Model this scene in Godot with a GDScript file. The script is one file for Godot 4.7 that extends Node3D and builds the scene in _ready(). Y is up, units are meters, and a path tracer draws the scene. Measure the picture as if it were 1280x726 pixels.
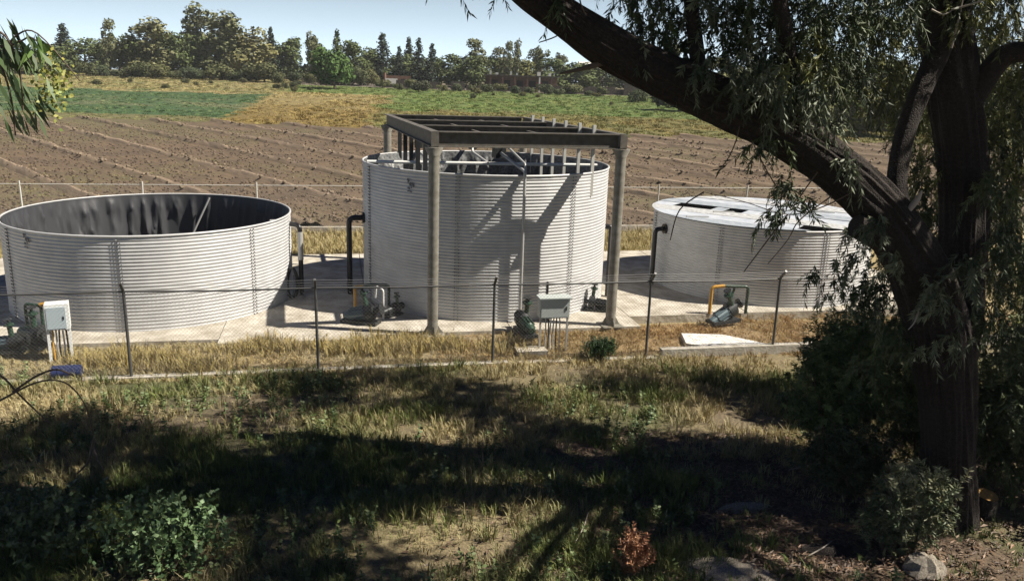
extends Node3D
# Three corrugated tanks beside ploughed fields, seen from a bank under trees. World axes: x to the side, -z away from the viewer, y up, metres.

const LENS := 1018.02            # focal length of the 1280 x 726 photograph, in its pixels
const EYE := Vector3(0, 6.8, 0)
const PITCH := 14.361
const ROLL := 1.932
const SUN_HIGH := 50.0           # degrees above the horizon
const SUN_TURN := 5.0            # degrees from +x towards +z
var rng := RandomNumberGenerator.new()
var mats := {}
var used := {}
var noise := FastNoiseLite.new()
var noise2 := FastNoiseLite.new()
var look := Basis()
var sun_to := Vector3.UP
# site axes: fence, slab and tanks are turned by 12.5 degrees
var site_r := Vector3(cos(deg_to_rad(12.5)), 0, -sin(deg_to_rad(12.5)))
var site_b := Vector3(-sin(deg_to_rad(12.5)), 0, -cos(deg_to_rad(12.5)))
var site_o := Vector3(0, 0, -19.2)

# ------------------------------------------------------------------ mesh builder
class MB:
	var v := PackedVector3Array()
	var n := PackedVector3Array()
	var c := PackedColorArray()
	var ix := PackedInt32Array()
	var col := Color.WHITE
	func quad(a: Vector3, b: Vector3, cc: Vector3, d: Vector3) -> void:      # counter-clockwise seen from outside
		var k := v.size()
		var nn := (b - a).cross(d - a).normalized()
		if nn == Vector3.ZERO: nn = (cc - b).cross(d - b).normalized()
		for p in [a, b, cc, d]:
			v.append(p); n.append(nn); c.append(col)
		for j in [0, 2, 1, 0, 3, 2]: ix.append(k + j)
	func tri(a: Vector3, b: Vector3, cc: Vector3) -> void:
		var k := v.size()
		var nn := (b - a).cross(cc - a).normalized()
		for p in [a, b, cc]:
			v.append(p); n.append(nn); c.append(col)
		for j in [0, 2, 1]: ix.append(k + j)
	func box(at: Vector3, size: Vector3, bs := Basis()) -> void:
		var x := bs.x * size.x * .5
		var y := bs.y * size.y * .5
		var z := bs.z * size.z * .5
		quad(at - x - y + z, at + x - y + z, at + x + y + z, at - x + y + z)
		quad(at + x - y - z, at - x - y - z, at - x + y - z, at + x + y - z)
		quad(at + x - y + z, at + x - y - z, at + x + y - z, at + x + y + z)
		quad(at - x - y - z, at - x - y + z, at - x + y + z, at - x + y - z)
		quad(at - x + y + z, at + x + y + z, at + x + y - z, at - x + y - z)
		quad(at - x - y - z, at + x - y - z, at + x - y + z, at - x - y + z)
	func tube(pts: Array, rad: Array, sides := 8, caps := true, bump: FastNoiseLite = null, deep := 0.0, bump_scale := 1.0) -> void:
		var k0 := v.size()
		var t0: Vector3 = (pts[1] - pts[0]).normalized()
		var s := t0.cross(Vector3(0.31, 0.2, 0.93)).normalized()
		if s.length() < .1: s = t0.cross(Vector3.RIGHT).normalized()
		var m := pts.size()
		var run := 0.0
		for i in m:
			var t: Vector3 = (pts[mini(i + 1, m - 1)] - pts[maxi(i - 1, 0)]).normalized()
			s = (s - t * s.dot(t)).normalized()
			var b := t.cross(s)
			if i > 0: run += (pts[i] - pts[i - 1]).length()
			for j in sides:
				var a := TAU * j / sides
				var d := s * cos(a) + b * sin(a)
				var r: float = rad[i]
				if bump:
					r *= 1.0 + deep * bump.get_noise_3d(cos(a) * 60.0 * bump_scale, sin(a) * 60.0 * bump_scale, run * 22.0)
				v.append(pts[i] + d * r); n.append(d); c.append(col)
		for i in m - 1:
			for j in sides:
				var a := k0 + i * sides + j
				var b := k0 + i * sides + (j + 1) % sides
				for q in [a, a + sides, b, b, a + sides, b + sides]: ix.append(q)
		if bump: fix_normals(k0, m, sides)
		if caps:
			for e in [0, m - 1]:
				var k := v.size()
				var t: Vector3 = (pts[1] - pts[0]).normalized() * -1.0 if e == 0 else (pts[m - 1] - pts[m - 2]).normalized()
				v.append(pts[e]); n.append(t); c.append(col)
				for j in sides:
					v.append(v[k0 + e * sides + j]); n.append(t); c.append(col)
				for j in sides:
					var a := k + 1 + j
					var b := k + 1 + (j + 1) % sides
					if e == 0:
						for q in [k, a, b]: ix.append(q)
					else:
						for q in [k, b, a]: ix.append(q)
	func fix_normals(k0: int, m: int, sides: int) -> void:
		for i in m:
			for j in sides:
				var dj := v[k0 + i * sides + (j + 1) % sides] - v[k0 + i * sides + (j + sides - 1) % sides]
				var di := v[k0 + mini(i + 1, m - 1) * sides + j] - v[k0 + maxi(i - 1, 0) * sides + j]
				n[k0 + i * sides + j] = dj.cross(di).normalized()
	func cyl(a: Vector3, b: Vector3, r: float, sides := 10) -> void:
		tube([a, b], [r, r], sides)
	# prism over a flat outline given in (x, z); top at y1, bottom at y0
	func prism(poly: PackedVector2Array, y0: float, y1: float) -> void:
		var p := poly
		if Geometry2D.is_polygon_clockwise(p): p.reverse()
		var tr := Geometry2D.triangulate_polygon(p)
		for i in range(0, tr.size(), 3):
			var a := p[tr[i]]
			var b := p[tr[i + 1]]
			var d := p[tr[i + 2]]
			if (b - a).cross(d - a) > 0:
				var q := b; b = d; d = q
			tri(Vector3(a.x, y1, a.y), Vector3(b.x, y1, b.y), Vector3(d.x, y1, d.y))
			tri(Vector3(a.x, y0, a.y), Vector3(d.x, y0, d.y), Vector3(b.x, y0, b.y))
		for i in p.size():
			var a := p[i]
			var b := p[(i + 1) % p.size()]
			quad(Vector3(b.x, y0, b.y), Vector3(a.x, y0, a.y), Vector3(a.x, y1, a.y), Vector3(b.x, y1, b.y))
	func mesh(flat := false) -> ArrayMesh:
		var a := []
		a.resize(Mesh.ARRAY_MAX)
		a[Mesh.ARRAY_VERTEX] = v
		if not flat: a[Mesh.ARRAY_NORMAL] = n
		a[Mesh.ARRAY_COLOR] = c
		a[Mesh.ARRAY_INDEX] = ix
		var m := ArrayMesh.new()
		m.add_surface_from_arrays(Mesh.PRIMITIVE_TRIANGLES, a)
		return m

# ------------------------------------------------------------------ naming, parenting
func numbered(called: String) -> String:
	var k: int = used.get(called, 0)
	used[called] = k + 1
	return called if k == 0 else "%s_%03d" % [called, k]
func tag(o: Node3D, label: String, category: String, group := "", kind := "") -> Node3D:
	o.set_meta("label", label)
	if category: o.set_meta("category", category)
	if group: o.set_meta("group", group)
	if kind: o.set_meta("kind", kind)
	return o
func thing(called: String, label: String, category: String, at := Vector3.ZERO, turn := 0.0, group := "") -> Node3D:
	var o := Node3D.new()
	o.name = numbered(called)
	add_child(o)
	o.position = at
	o.rotation.y = turn
	return tag(o, label, category, group)
func part(called: String, mesh: Mesh, mat: Material, parent: Node3D) -> MeshInstance3D:
	var o := MeshInstance3D.new()
	o.mesh = mesh
	o.material_override = mat
	o.name = called
	parent.add_child(o, true)
	return o
func top_mesh(called: String, mesh: Mesh, mat: Material) -> MeshInstance3D:
	var o := MeshInstance3D.new()
	o.mesh = mesh
	o.material_override = mat
	o.name = numbered(called)
	add_child(o)
	return o
func ground_piece(called: String, mesh: Mesh, mat: Material, label: String) -> MeshInstance3D:
	var o := top_mesh(called, mesh, mat)
	o.set_meta("kind", "structure")
	o.set_meta("label", label)
	o.set_meta("category", called.replace("_", " ").split(" ")[-1])
	return o
func copies(called: String, mesh: Mesh, mat: Material, tr: Array, cols: Array, parent: Node3D) -> MultiMeshInstance3D:
	var mm := MultiMesh.new()
	mm.transform_format = MultiMesh.TRANSFORM_3D
	mm.use_colors = true
	mm.mesh = mesh
	mm.instance_count = tr.size()
	for i in tr.size():
		mm.set_instance_transform(i, tr[i])
		mm.set_instance_color(i, cols[i])
	var o := MultiMeshInstance3D.new()
	o.multimesh = mm
	o.material_override = mat
	o.name = called if parent != self else numbered(called)
	parent.add_child(o, true)
	o.set_meta("kind", "stuff")
	return o

# ------------------------------------------------------------------ places
func S(u: float, w: float, y := 0.0) -> Vector3:                 # along the fence, away from it, up
	return site_o + site_r * u + site_b * w + Vector3(0, y, 0)
func rise(z: float) -> float:
	var d := maxf(0.0, minf(-z, 245.0) - 36.0)
	return .03 * (d * d / 24.0 if d < 12.0 else d - 6.0)
func gy(x: float, z: float) -> float:                            # ground height
	var q := Vector3(x, 0, z) - site_o
	var w := q.dot(site_b)
	var amp := clampf(-w * .25, 0.0, 1.0) if w < 3.0 else clampf((w - 14.0) * .1, 0.0, .5)
	if amp > 0: return rise(z) + amp * (.12 * noise.get_noise_2d(x * 9.0, z * 9.0) + .05 * noise2.get_noise_2d(x * 40.0, z * 40.0))
	return rise(z)
func on_ground(x: float, z: float) -> Vector3: return Vector3(x, gy(x, z), z)
func px(u: float, v: float, depth: float) -> Vector3:            # the point that far into the scene in the direction of a photograph pixel
	var d := look * Vector3((u - 640.0) / LENS, (363.0 - v) / LENS, -1.0)
	return EYE + d * (depth / -d.z)
func gpx(u: float, v: float, y := 0.0) -> Vector3:               # where a pixel's direction meets level ground
	var d := look * Vector3((u - 640.0) / LENS, (363.0 - v) / LENS, -1.0)
	return EYE + d * ((y - EYE.y) / d.y)

# ------------------------------------------------------------------ materials
func tex(freq: float, lo: Color, hi: Color, sd: int, oct := 4, kind := FastNoiseLite.TYPE_SIMPLEX_SMOOTH) -> NoiseTexture2D:
	var f := FastNoiseLite.new()
	f.seed = sd; f.frequency = freq; f.fractal_octaves = oct; f.noise_type = kind
	var t := NoiseTexture2D.new()
	t.width = 512; t.height = 512; t.seamless = true; t.noise = f
	var g := Gradient.new()
	g.set_color(0, lo); g.set_color(1, hi)
	t.color_ramp = g
	return t
func bump(freq: float, strength: float, sd: int) -> NoiseTexture2D:
	var f := FastNoiseLite.new()
	f.seed = sd; f.frequency = freq; f.fractal_octaves = 4
	var t := NoiseTexture2D.new()
	t.width = 512; t.height = 512; t.seamless = true; t.noise = f; t.as_normal_map = true; t.bump_strength = strength
	return t
func lin(r: float, g: float, b: float) -> Color: return Color(r, g, b).linear_to_srgb()
func mat(called: String, col: Color, rough: float, metal := 0.0) -> StandardMaterial3D:
	var m := StandardMaterial3D.new()
	m.resource_name = called
	m.albedo_color = col
	m.roughness = rough
	m.metallic = metal
	mats[called] = m
	return m
func grain(m: StandardMaterial3D, t: Texture2D, scale: float, nm: Texture2D = null, strength := 1.0) -> void:
	m.albedo_texture = t
	m.uv1_triplanar = true
	m.uv1_world_triplanar = true
	m.uv1_scale = Vector3.ONE * scale
	if nm:
		m.normal_enabled = true; m.normal_texture = nm; m.normal_scale = strength
func materials() -> void:
	var speck := tex(.03, Color(.62, .62, .62), Color(1, 1, 1), 3)
	var blotch := tex(.012, Color(.72, .70, .66), Color(1, 1, 1), 4, 5)
	var n1 := bump(.05, 6.0, 5)
	var m := mat("ground", Color.WHITE, 1.0); m.vertex_color_use_as_albedo = true; grain(m, speck, .8, n1, .7)
	m = mat("soil", Color.WHITE, 1.0); m.vertex_color_use_as_albedo = true; grain(m, speck, .5)
	m = mat("concrete", lin(.50, .47, .415), .95); grain(m, blotch, .22, n1, .25)
	m = mat("kerb", lin(.48, .46, .42), .95); grain(m, blotch, .5, n1, .4)
	m = mat("zinc", lin(.545, .55, .55), .5, .12); grain(m, tex(.01, Color(.86, .86, .87), Color(1, 1, 1), 8, 5), .35)
	m = mat("roof_zinc", lin(.66, .68, .71), .42, .25); grain(m, tex(.01, Color(.82, .84, .87), Color(1, 1, 1), 9, 5), .4)
	m = mat("roof_grey", lin(.52, .545, .57), .45, .3); grain(m, tex(.01, Color(.74, .77, .80), Color(1, 1, 1), 10, 5), .5)
	m = mat("roof_dull", lin(.60, .61, .62), .6, .15); grain(m, tex(.02, Color(.70, .70, .69), Color(1, 1, 1), 12, 5), .5)
	m = mat("bolt", lin(.12, .12, .13), .7, .2)
	m = mat("black_liner", lin(.045, .047, .053), .55)
	m = mat("grey_liner", lin(.30, .31, .31), .4); grain(m, tex(.02, Color(.35, .35, .36), Color(1, 1, 1), 11, 5), .8)
	m = mat("steel_grey", lin(.30, .29, .26), .55, .2); grain(m, blotch, .6)
	m = mat("beam_steel", lin(.16, .15, .135), .6, .2); grain(m, blotch, .7)
	m = mat("black_pipe", lin(.012, .012, .014), .35)
	m = mat("grey_pipe", lin(.42, .42, .41), .45, .3)
	m = mat("pale_pipe", lin(.62, .62, .60), .4)
	m = mat("yellow_pipe", lin(.48, .25, .03), .5)
	m = mat("green_paint", lin(.016, .042, .026), .4)
	m = mat("dark_iron", lin(.03, .033, .035), .45, .4)
	m = mat("motor_blue", lin(.09, .13, .15), .4, .2)
	m = mat("red_paint", lin(.30, .03, .02), .5)
	m = mat("blue_drum", lin(.025, .035, .10), .5)
	m = mat("panel_grey", lin(.40, .44, .43), .5, .1)
	m = mat("panel_white", lin(.70, .72, .72), .5)
	m = mat("panel_door", lin(.36, .43, .47), .5)
	m = mat("fence_steel", lin(.10, .10, .10), .5, .5)
	m = mat("wire", lin(.30, .30, .30), .5, .6)
	m = mat("pale_post", lin(.50, .50, .47), .6)
	m = mat("white_slab", lin(.76, .76, .76), .8); grain(m, blotch, .8)
	m = mat("bark", lin(.042, .031, .025), .95); grain(m, tex(.03, Color(.35, .33, .31), Color(1, 1, 1), 21, 5), .9, bump(.08, 10.0, 22), 1.0)
	m = mat("twig", lin(.10, .075, .055), .9)
	m = mat("dead_wood", lin(.34, .30, .26), .9)
	m = mat("sawn_wood", lin(.52, .30, .09), .85); grain(m, blotch, 3.0)
	m = mat("stone", lin(.42, .38, .32), .95); grain(m, tex(.03, Color(.5, .48, .45), Color(1, 1, 1), 31, 5), 2.0, n1, .8)
	m = mat("grass", Color.WHITE, .8); m.vertex_color_use_as_albedo = true; m.backlight = Color(.35, .35, .3)
	m = mat("leaf", Color.WHITE, .62); m.vertex_color_use_as_albedo = true; m.backlight = Color(.3, .32, .2)
	m = mat("far_leaf", Color.WHITE, .85); m.vertex_color_use_as_albedo = true; m.backlight = Color(.2, .2, .15)
	m = mat("far_trunk", lin(.16, .12, .09), .95)
	m = mat("brick_wall", lin(.20, .115, .085), .95); grain(m, blotch, .3)
	m = mat("stone_wall", lin(.15, .125, .11), .95); grain(m, tex(.04, Color(.45, .43, .42), Color(1, 1, 1), 41, 5), .15)
	m = mat("plaster", lin(.70, .68, .64), .9)
	m = mat("dark_opening", lin(.02, .018, .016), .9)
	m = mat("roof_clay", lin(.28, .13, .08), .9)

# ------------------------------------------------------------------ the setting
func mixc(a: Color, b: Color, t: float) -> Color: return a.lerp(b, clampf(t, 0.0, 1.0))
func zone(x: float, z: float) -> Color:
	var w := (Vector3(x, 0, z) - site_o).dot(site_b)
	var a := noise.get_noise_2d(x * 5.0, z * 5.0)
	var b := noise2.get_noise_2d(x * 22.0, z * 22.0)
	var col: Color
	if z > -88.0 - 2.0 * a and w > 17.0:
		return Color(.15, .105, .066)
	if w < .2:
		col = mixc(Color(.15, .115, .072), Color(.31, .25, .135), .42 + 1.1 * a + .5 * b)
		col = mixc(col, Color(.085, .10, .035), .35 + 1.2 * noise.get_noise_2d(x * 8.0 + 300.0, z * 8.0))
		if noise.get_noise_2d(x * 6.0 - 120.0, z * 6.0) + .08 * clampf(x - 2.0, -2.0, 3.0) > .12 and z > -15.0: col = mixc(Color(.20, .145, .095), Color(.13, .092, .06), .5 + b)      # bare earth where the grass is worn away
		return col
	if w < 3.0:
		return mixc(Color(.33, .22, .10), Color(.31, .265, .165), .5 + 1.0 * a - x * .06 + .4 * b)
	if w < 17.5:
		return mixc(Color(.44, .35, .17), Color(.30, .23, .11), .5 + a + b * .6)
	var k := (-z - 90.0) / 60.0
	var ed := -33.0 - 11.0 * k + 3.0 * a                          # green crop | dry patch
	var ed2 := -17.0 - 6.0 * k + 4.0 * a                          # dry patch | green meadow
	if z < -228.0: return mixc(Color(.15, .14, .07), Color(.25, .21, .12), .5 + a)
	if x < ed:
		if z > -97.0 + 2.0 * a: col = mixc(Color(.15, .155, .055), Color(.23, .20, .09), .5 + b)
		elif z > -148.0 - 8.0 * a: col = mixc(Color(.06, .125, .04), Color(.155, .18, .085), smoothstep(.15, .75, a + b * .5 + .5 - absf(-z - 118.0) / 28.0))
		else: col = mixc(Color(.34, .28, .125), Color(.17, .18, .06), .35 + a * 1.3 + b * .3)
	elif x < ed2 and z > -160.0:
		col = mixc(Color(.25, .175, .048), Color(.34, .27, .11), smoothstep(.2, 1.0, k + a * .4))
	else:
		if z > -122.0 - 8.0 * a: col = mixc(Color(.235, .185, .055), Color(.15, .16, .045), .4 + a + b * .4)
		elif z > -193.0 + 4.0 * a: col = mixc(Color(.115, .185, .036), Color(.26, .26, .075), .15 + b * .6 + a * .5)
		else: col = mixc(Color(.25, .215, .18), Color(.18, .15, .115), .4 + a)
	return mixc(col, col * .75, .5 + b)

func spread(stops: Array) -> PackedFloat32Array:                 # [from, to, step] runs joined
	var o := PackedFloat32Array()
	for s in stops:
		var k := int(round(absf(s[1] - s[0]) / s[2]))
		for i in k: o.append(lerpf(s[0], s[1], float(i) / k))
	o.append(stops[-1][1])
	return o

func build_ground() -> void:
	var xs := spread([[-460, -110, 14], [-110, -32, 1.6], [-32, 32, .45], [32, 110, 1.6], [110, 460, 14]])
	var zs := spread([[9, -40, .4], [-40, -86, 2.0], [-86, -110, .8], [-110, -260, 2.2], [-260, -720, 23]])
	var mb := MB.new()
	for z in zs:
		for x in xs:
			var y := gy(x, z)
			var w := (Vector3(x, 0, z) - site_o).dot(site_b)
			if w > 2.9 and w < 12.6 and x > -21 and x < 19: y -= .15                      # under the slab
			mb.v.append(Vector3(x, y, z)); mb.c.append(zone(x, z)); mb.n.append(Vector3.UP)
	var nx := xs.size()
	for i in zs.size() - 1:
		for j in nx - 1:
			var a := i * nx + j
			for q in [a, a + nx, a + 1, a + 1, a + nx, a + nx + 1]: mb.ix.append(q)
	for i in zs.size():
		for j in nx:
			var dx := mb.v[i * nx + mini(j + 1, nx - 1)] - mb.v[i * nx + maxi(j - 1, 0)]
			var dz := mb.v[mini(i + 1, zs.size() - 1) * nx + j] - mb.v[maxi(i - 1, 0) * nx + j]
			mb.n[i * nx + j] = dx.cross(dz).normalized()
	ground_piece("ground", mb.mesh(), mats.ground, "dry grass and earth running from the shaded bank to the far meadows")

func build_field() -> void:
	# the ploughed field: ridges run at 45 degrees; w across them, u along them
	var mb := MB.new()
	var w0 := -8.0; var w1 := 118.0; var dw := .19
	var u0 := -128.0; var u1 := 34.0; var du := .7
	var nw := int((w1 - w0) / dw); var nu := int((u1 - u0) / du)
	var row := PackedInt32Array(); row.resize(nw + 1)
	var last := PackedInt32Array(); last.resize(nw + 1); last.fill(-1)
	for i in nu + 1:
		var u := u0 + du * i
		for j in nw + 1:
			var w := w0 + dw * j
			var x := (u + w) * .70711; var z := (u - w) * .70711
			var sw := (Vector3(x, 0, z) - site_o).dot(site_b)
			if sw < 18.6 or x < -85 or x > 75 or z < -89.5 - 3.0 * noise.get_noise_2d(x * 4.0, z * 4.0):
				row[j] = -1
				continue
			var wob := w + .16 * noise2.get_noise_2d(u * 3.0, w * .8)
			var d := fposmod(wob - 14.1 + 2.6, 5.25) - 2.6
			var clod := noise2.get_noise_2d(x * 120.0, z * 120.0)
			var big := noise.get_noise_2d(x * 14.0, z * 14.0)
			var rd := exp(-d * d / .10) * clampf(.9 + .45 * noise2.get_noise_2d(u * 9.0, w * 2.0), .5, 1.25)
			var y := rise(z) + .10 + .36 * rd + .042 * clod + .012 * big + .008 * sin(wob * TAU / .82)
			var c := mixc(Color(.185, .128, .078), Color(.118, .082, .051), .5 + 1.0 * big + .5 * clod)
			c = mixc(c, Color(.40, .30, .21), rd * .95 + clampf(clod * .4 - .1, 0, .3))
			var weed := noise.get_noise_2d(x * 2.2 + 90.0, z * 2.2) + clampf((-x - 22.0) * .03, 0, .35) + .5 * noise2.get_noise_2d(x * 30.0, z * 30.0)
			c = mixc(c, Color(.155, .145, .065), clampf(weed * 1.1 - .12, 0, .6) * (1.0 - rd))
			row[j] = mb.v.size()
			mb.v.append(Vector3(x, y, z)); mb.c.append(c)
			if j > 0 and i > 0 and row[j] >= 0 and row[j - 1] >= 0 and last[j] >= 0 and last[j - 1] >= 0:
				for q in [last[j - 1], row[j - 1], last[j], last[j], row[j - 1], row[j]]: mb.ix.append(q)
		var t := last; last = row.duplicate(); row = t
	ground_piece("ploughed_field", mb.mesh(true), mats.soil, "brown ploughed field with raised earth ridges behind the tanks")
	# loose clods
	var clod_mesh := lump(.5, 7, 3, .35)
	var tr := []; var cols := []
	for i in 9000:                                               # crumbs along the ridges
		var k := rng.randi_range(-3, 19)
		var u := rng.randf_range(-110.0, 25.0)
		var w := 14.1 + 5.25 * k + rng.randfn() * .16 - .16 * noise2.get_noise_2d(u * 3.0, (14.1 + 5.25 * k) * .8)
		var x := (u + w) * .70711; var z := (u - w) * .70711
		if z < -88.0 or absf(x) > -z * .75 or (Vector3(x, 0, z) - site_o).dot(site_b) < 19.0: continue
		var s := rng.randf_range(.10, .30)
		tr.append(Transform3D(Basis(Vector3.UP, rng.randf() * TAU).scaled(Vector3(s, s * .7, s)), Vector3(x, rise(z) + rng.randf_range(.25, .42), z)))
		cols.append(mixc(Color(.23, .175, .12), Color(.37, .29, .21), rng.randf()))
	for i in 15000:
		var z := -38.0 - 46.0 * pow(rng.randf(), 1.3)
		var x := rng.randf_range(-.72, .72) * -z
		if (Vector3(x, 0, z) - site_o).dot(site_b) < 19.0: continue
		var s := rng.randf_range(.06, .19)
		tr.append(Transform3D(Basis(Vector3.UP, rng.randf() * TAU).scaled(Vector3(s, s * .7, s)), Vector3(x, rise(z) + .13, z)))
		cols.append(mixc(Color(.11, .08, .055), Color(.27, .21, .15), pow(rng.randf(), 1.6)))
	tag(copies("soil_clods", clod_mesh, mats.soil, tr, cols, self), "loose brown clods of earth scattered over the ploughed field", "soil")

func lump(size: float, sides: int, rings: int, rough: float) -> ArrayMesh:      # an uneven stone
	var mb := MB.new()
	var r := RandomNumberGenerator.new(); r.seed = sides * 31 + rings
	var grid := []
	for i in rings + 2:
		var a := PI * i / (rings + 1)
		var line := []
		for j in sides:
			var b := TAU * j / sides
			var k := size * (1.0 + rough * r.randf_range(-1, 1))
			line.append(Vector3(sin(a) * cos(b), cos(a), sin(a) * sin(b)) * (k if i > 0 and i < rings + 1 else size))
		grid.append(line)
	for i in rings + 1:
		for j in sides:
			var k := (j + 1) % sides
			mb.quad(grid[i][j], grid[i][k], grid[i + 1][k], grid[i + 1][j])
	for i in mb.c.size(): mb.c[i] = Color.WHITE
	return mb.mesh(true)

func build_slab() -> void:
	var root := Node3D.new()
	root.name = "pavement"
	add_child(root)
	root.set_meta("kind", "structure"); root.set_meta("label", "pale concrete apron of cast panels under the three tanks"); root.set_meta("category", "pavement")
	var us := [-24.0, -19.6, -15.4, -11.0, -7.2, -3.3, .6, 4.4, 8.3, 12.4, 16.6]
	var ws := [2.45, 5.9, 9.4, 13.0]
	for i in us.size() - 1:
		for j in 3:
			var a: float = us[i] + .012; var b: float = us[i + 1] - .012
			var c: float = ws[j] + .012; var d: float = ws[j + 1] - .012
			if j == 0 and i >= 7: c += 1.0
			if j == 0 and i == 4: c -= .35
			var poly := PackedVector2Array()
			for p in [S(a, c), S(b, c), S(b, d), S(a, d)]: poly.append(Vector2(p.x, p.z))
			var mb := MB.new()
			mb.prism(poly, -.3, .1 + rng.randf_range(-.006, .006))
			part("slab_panel", mb.mesh(), mats.concrete, root)
	# low footing walls
	var f := thing("footing_wall", "low weathered concrete footing along the foot of the front fence", "wall")
	var u := -24.0
	while u < 19.0:
		var mb := MB.new()
		var h := .06 if u < .4 else .24
		if u > -2.0 and u < .4: h = .03
		mb.box(S(u + 1.98, .02, h * .5 - .15), Vector3(3.94, h + .3, .2), Basis(site_r, Vector3.UP, -site_b))
		part("footing_block", mb.mesh(), mats.kerb, f)
		u += 4.0
	f = thing("footing_wall", "pale concrete footing under the wire fence between tanks and field", "wall")
	u = -31.0
	while u < 27.0:
		var mb := MB.new()
		var p := S(u + 2.4, 17.9)
		mb.box(S(u + 2.4, 17.9, rise(p.z) + .05), Vector3(4.78, .5, .22), Basis(site_r, Vector3.UP, -site_b))
		part("footing_block", mb.mesh(), mats.concrete, f)
		u += 4.8

# ------------------------------------------------------------------ tanks
func sheet_mesh(R: float, h: float, arc: float, waves: int) -> ArrayMesh:
	var mb := MB.new()
	var segs := 18; var rows := waves * 8
	for i in rows + 1:
		var y := h * i / rows
		var ph := TAU * waves * i / rows
		var amp := .0068
		for j in segs + 1:
			var a := arc * (float(j) / segs - .5)
			var r := R + amp * cos(ph) + (.012 if j == segs else 0.0)
			var slope := -amp * sin(ph) * TAU * waves / h
			mb.v.append(Vector3(sin(a) * r, y, cos(a) * r))
			mb.n.append(Vector3(sin(a), -slope, cos(a)).normalized()); mb.c.append(Color.WHITE)
	for i in rows:
		for j in segs:
			var a := i * (segs + 1) + j
			for q in [a, a + segs + 1, a + 1, a + 1, a + segs + 1, a + segs + 2]: mb.ix.append(q)
	return mb.mesh()

func liner_mesh(R: float, top: float, bottom: float, fold: float, sd: float) -> ArrayMesh:
	var mb := MB.new()
	var segs := 380; var rows := 30
	for i in rows + 1:
		var t := float(i) / rows
		var y := lerpf(top, bottom, t)
		for j in segs:
			var a := TAU * j / segs
			var big := noise.get_noise_3d(cos(a) * 230.0 + sd + t * 16.0, sin(a) * 230.0 + t * 12.0, t * 8.0)
			var fine := noise2.get_noise_3d(cos(a) * 170.0 + sd, sin(a) * 170.0 + t * 16.0, t * 22.0)
			var f := fold * clampf(t * 5.0, .12, 1.0) * (1.0 - pow(absf(big), .55) * 1.9 + .5 * fine)
			mb.v.append(Vector3(sin(a) * (R - .05 - maxf(f, 0.0)), y, cos(a) * (R - .05 - maxf(f, 0.0))))
			mb.n.append(Vector3.ZERO); mb.c.append(Color.WHITE)
	for i in rows + 1:
		for j in segs:
			var dj := mb.v[i * segs + (j + 1) % segs] - mb.v[i * segs + (j + segs - 1) % segs]
			var di := mb.v[mini(i + 1, rows) * segs + j] - mb.v[maxi(i - 1, 0) * segs + j]
			mb.n[i * segs + j] = dj.cross(di).normalized()
	for i in rows:
		for j in segs:
			var a := i * segs + j
			var b := i * segs + (j + 1) % segs
			for q in [a, a + segs, b, b, a + segs, b + segs]: mb.ix.append(q)
	return mb.mesh()

func tank(label: String, at: Vector3, R: float, h: float, courses: int, waves: int, seam: float) -> Node3D:
	var t := thing("water_tank", label, "tank", at + Vector3(0, .1, 0), 0.0, "corrugated steel tanks")
	var count := 7
	var arc := TAU / count
	var ch := h / courses
	var sh := sheet_mesh(R, ch, arc, waves)
	for k in courses:
		for i in count:
			var o := part("wall_sheet", sh, mats.zinc, t)
			o.position.y = k * ch
			o.rotation.y = deg_to_rad(seam) + arc * (i + .5)
	var mb := MB.new()
	for s in [-.055, .055]:
		for k in courses * waves:
			var y := h * (k + .02) / (courses * waves)
			for e in [0.0]:
				mb.box(Vector3(s, y + e + .02, R + .03), Vector3(.024, .026, .03))
	var bm := mb.mesh()
	for i in count:
		var o := part("bolt_seam", bm, mats.bolt, t)
		o.rotation.y = deg_to_rad(seam) + arc * i
		o.set_meta("kind", "stuff")
	mb = MB.new()
	var ring := []; var rr := []
	for j in 73:
		var a := TAU * j / 72
		ring.append(Vector3(sin(a) * R, h, cos(a) * R)); rr.append(.032)
	mb.tube(ring, rr, 6, false)
	part("rim", mb.mesh(), mats.zinc, t)
	return t

func emblem(t: Node3D, R: float, y: float, az: float, sizes: float) -> void:
	# the dark printed mark near the top of a tank: a hook above two joined blots and two strokes below
	var mb := MB.new()
	var strokes := [[Vector2(-.17, .30), Vector2(-.08, .24), .05], [Vector2(-.08, .24), Vector2(-.14, .13), .045], [Vector2(-.03, .02), Vector2(.05, .12), .06], [Vector2(-.02, .10), Vector2(.05, .0), .05],
		[Vector2(.09, .10), Vector2(.19, .08), .045], [Vector2(.17, .08), Vector2(.24, -.04), .05], [Vector2(-.15, -.14), Vector2(-.02, -.16), .045], [Vector2(.08, .0), Vector2(.09, -.14), .025],
		[Vector2(-.16, -.31), Vector2(-.06, -.30), .03], [Vector2(.0, -.31), Vector2(.10, -.34), .035]]
	for s in strokes:
		var d: Vector2 = (s[1] - s[0]).normalized()
		var nrm := Vector2(-d.y, d.x) * float(s[2])
		var pts := []
		for k in [s[0] - d * .02 - nrm, s[1] + d * .02 - nrm, s[1] + d * .02 + nrm, s[0] - d * .02 + nrm]:
			var a: float = az + k.x * sizes / R
			pts.append(Vector3(sin(a) * (R + .026), y + k.y * sizes, cos(a) * (R + .026)))
		mb.quad(pts[0], pts[1], pts[2], pts[3])
	part("emblem", mb.mesh(), mats.bolt, t)

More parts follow.
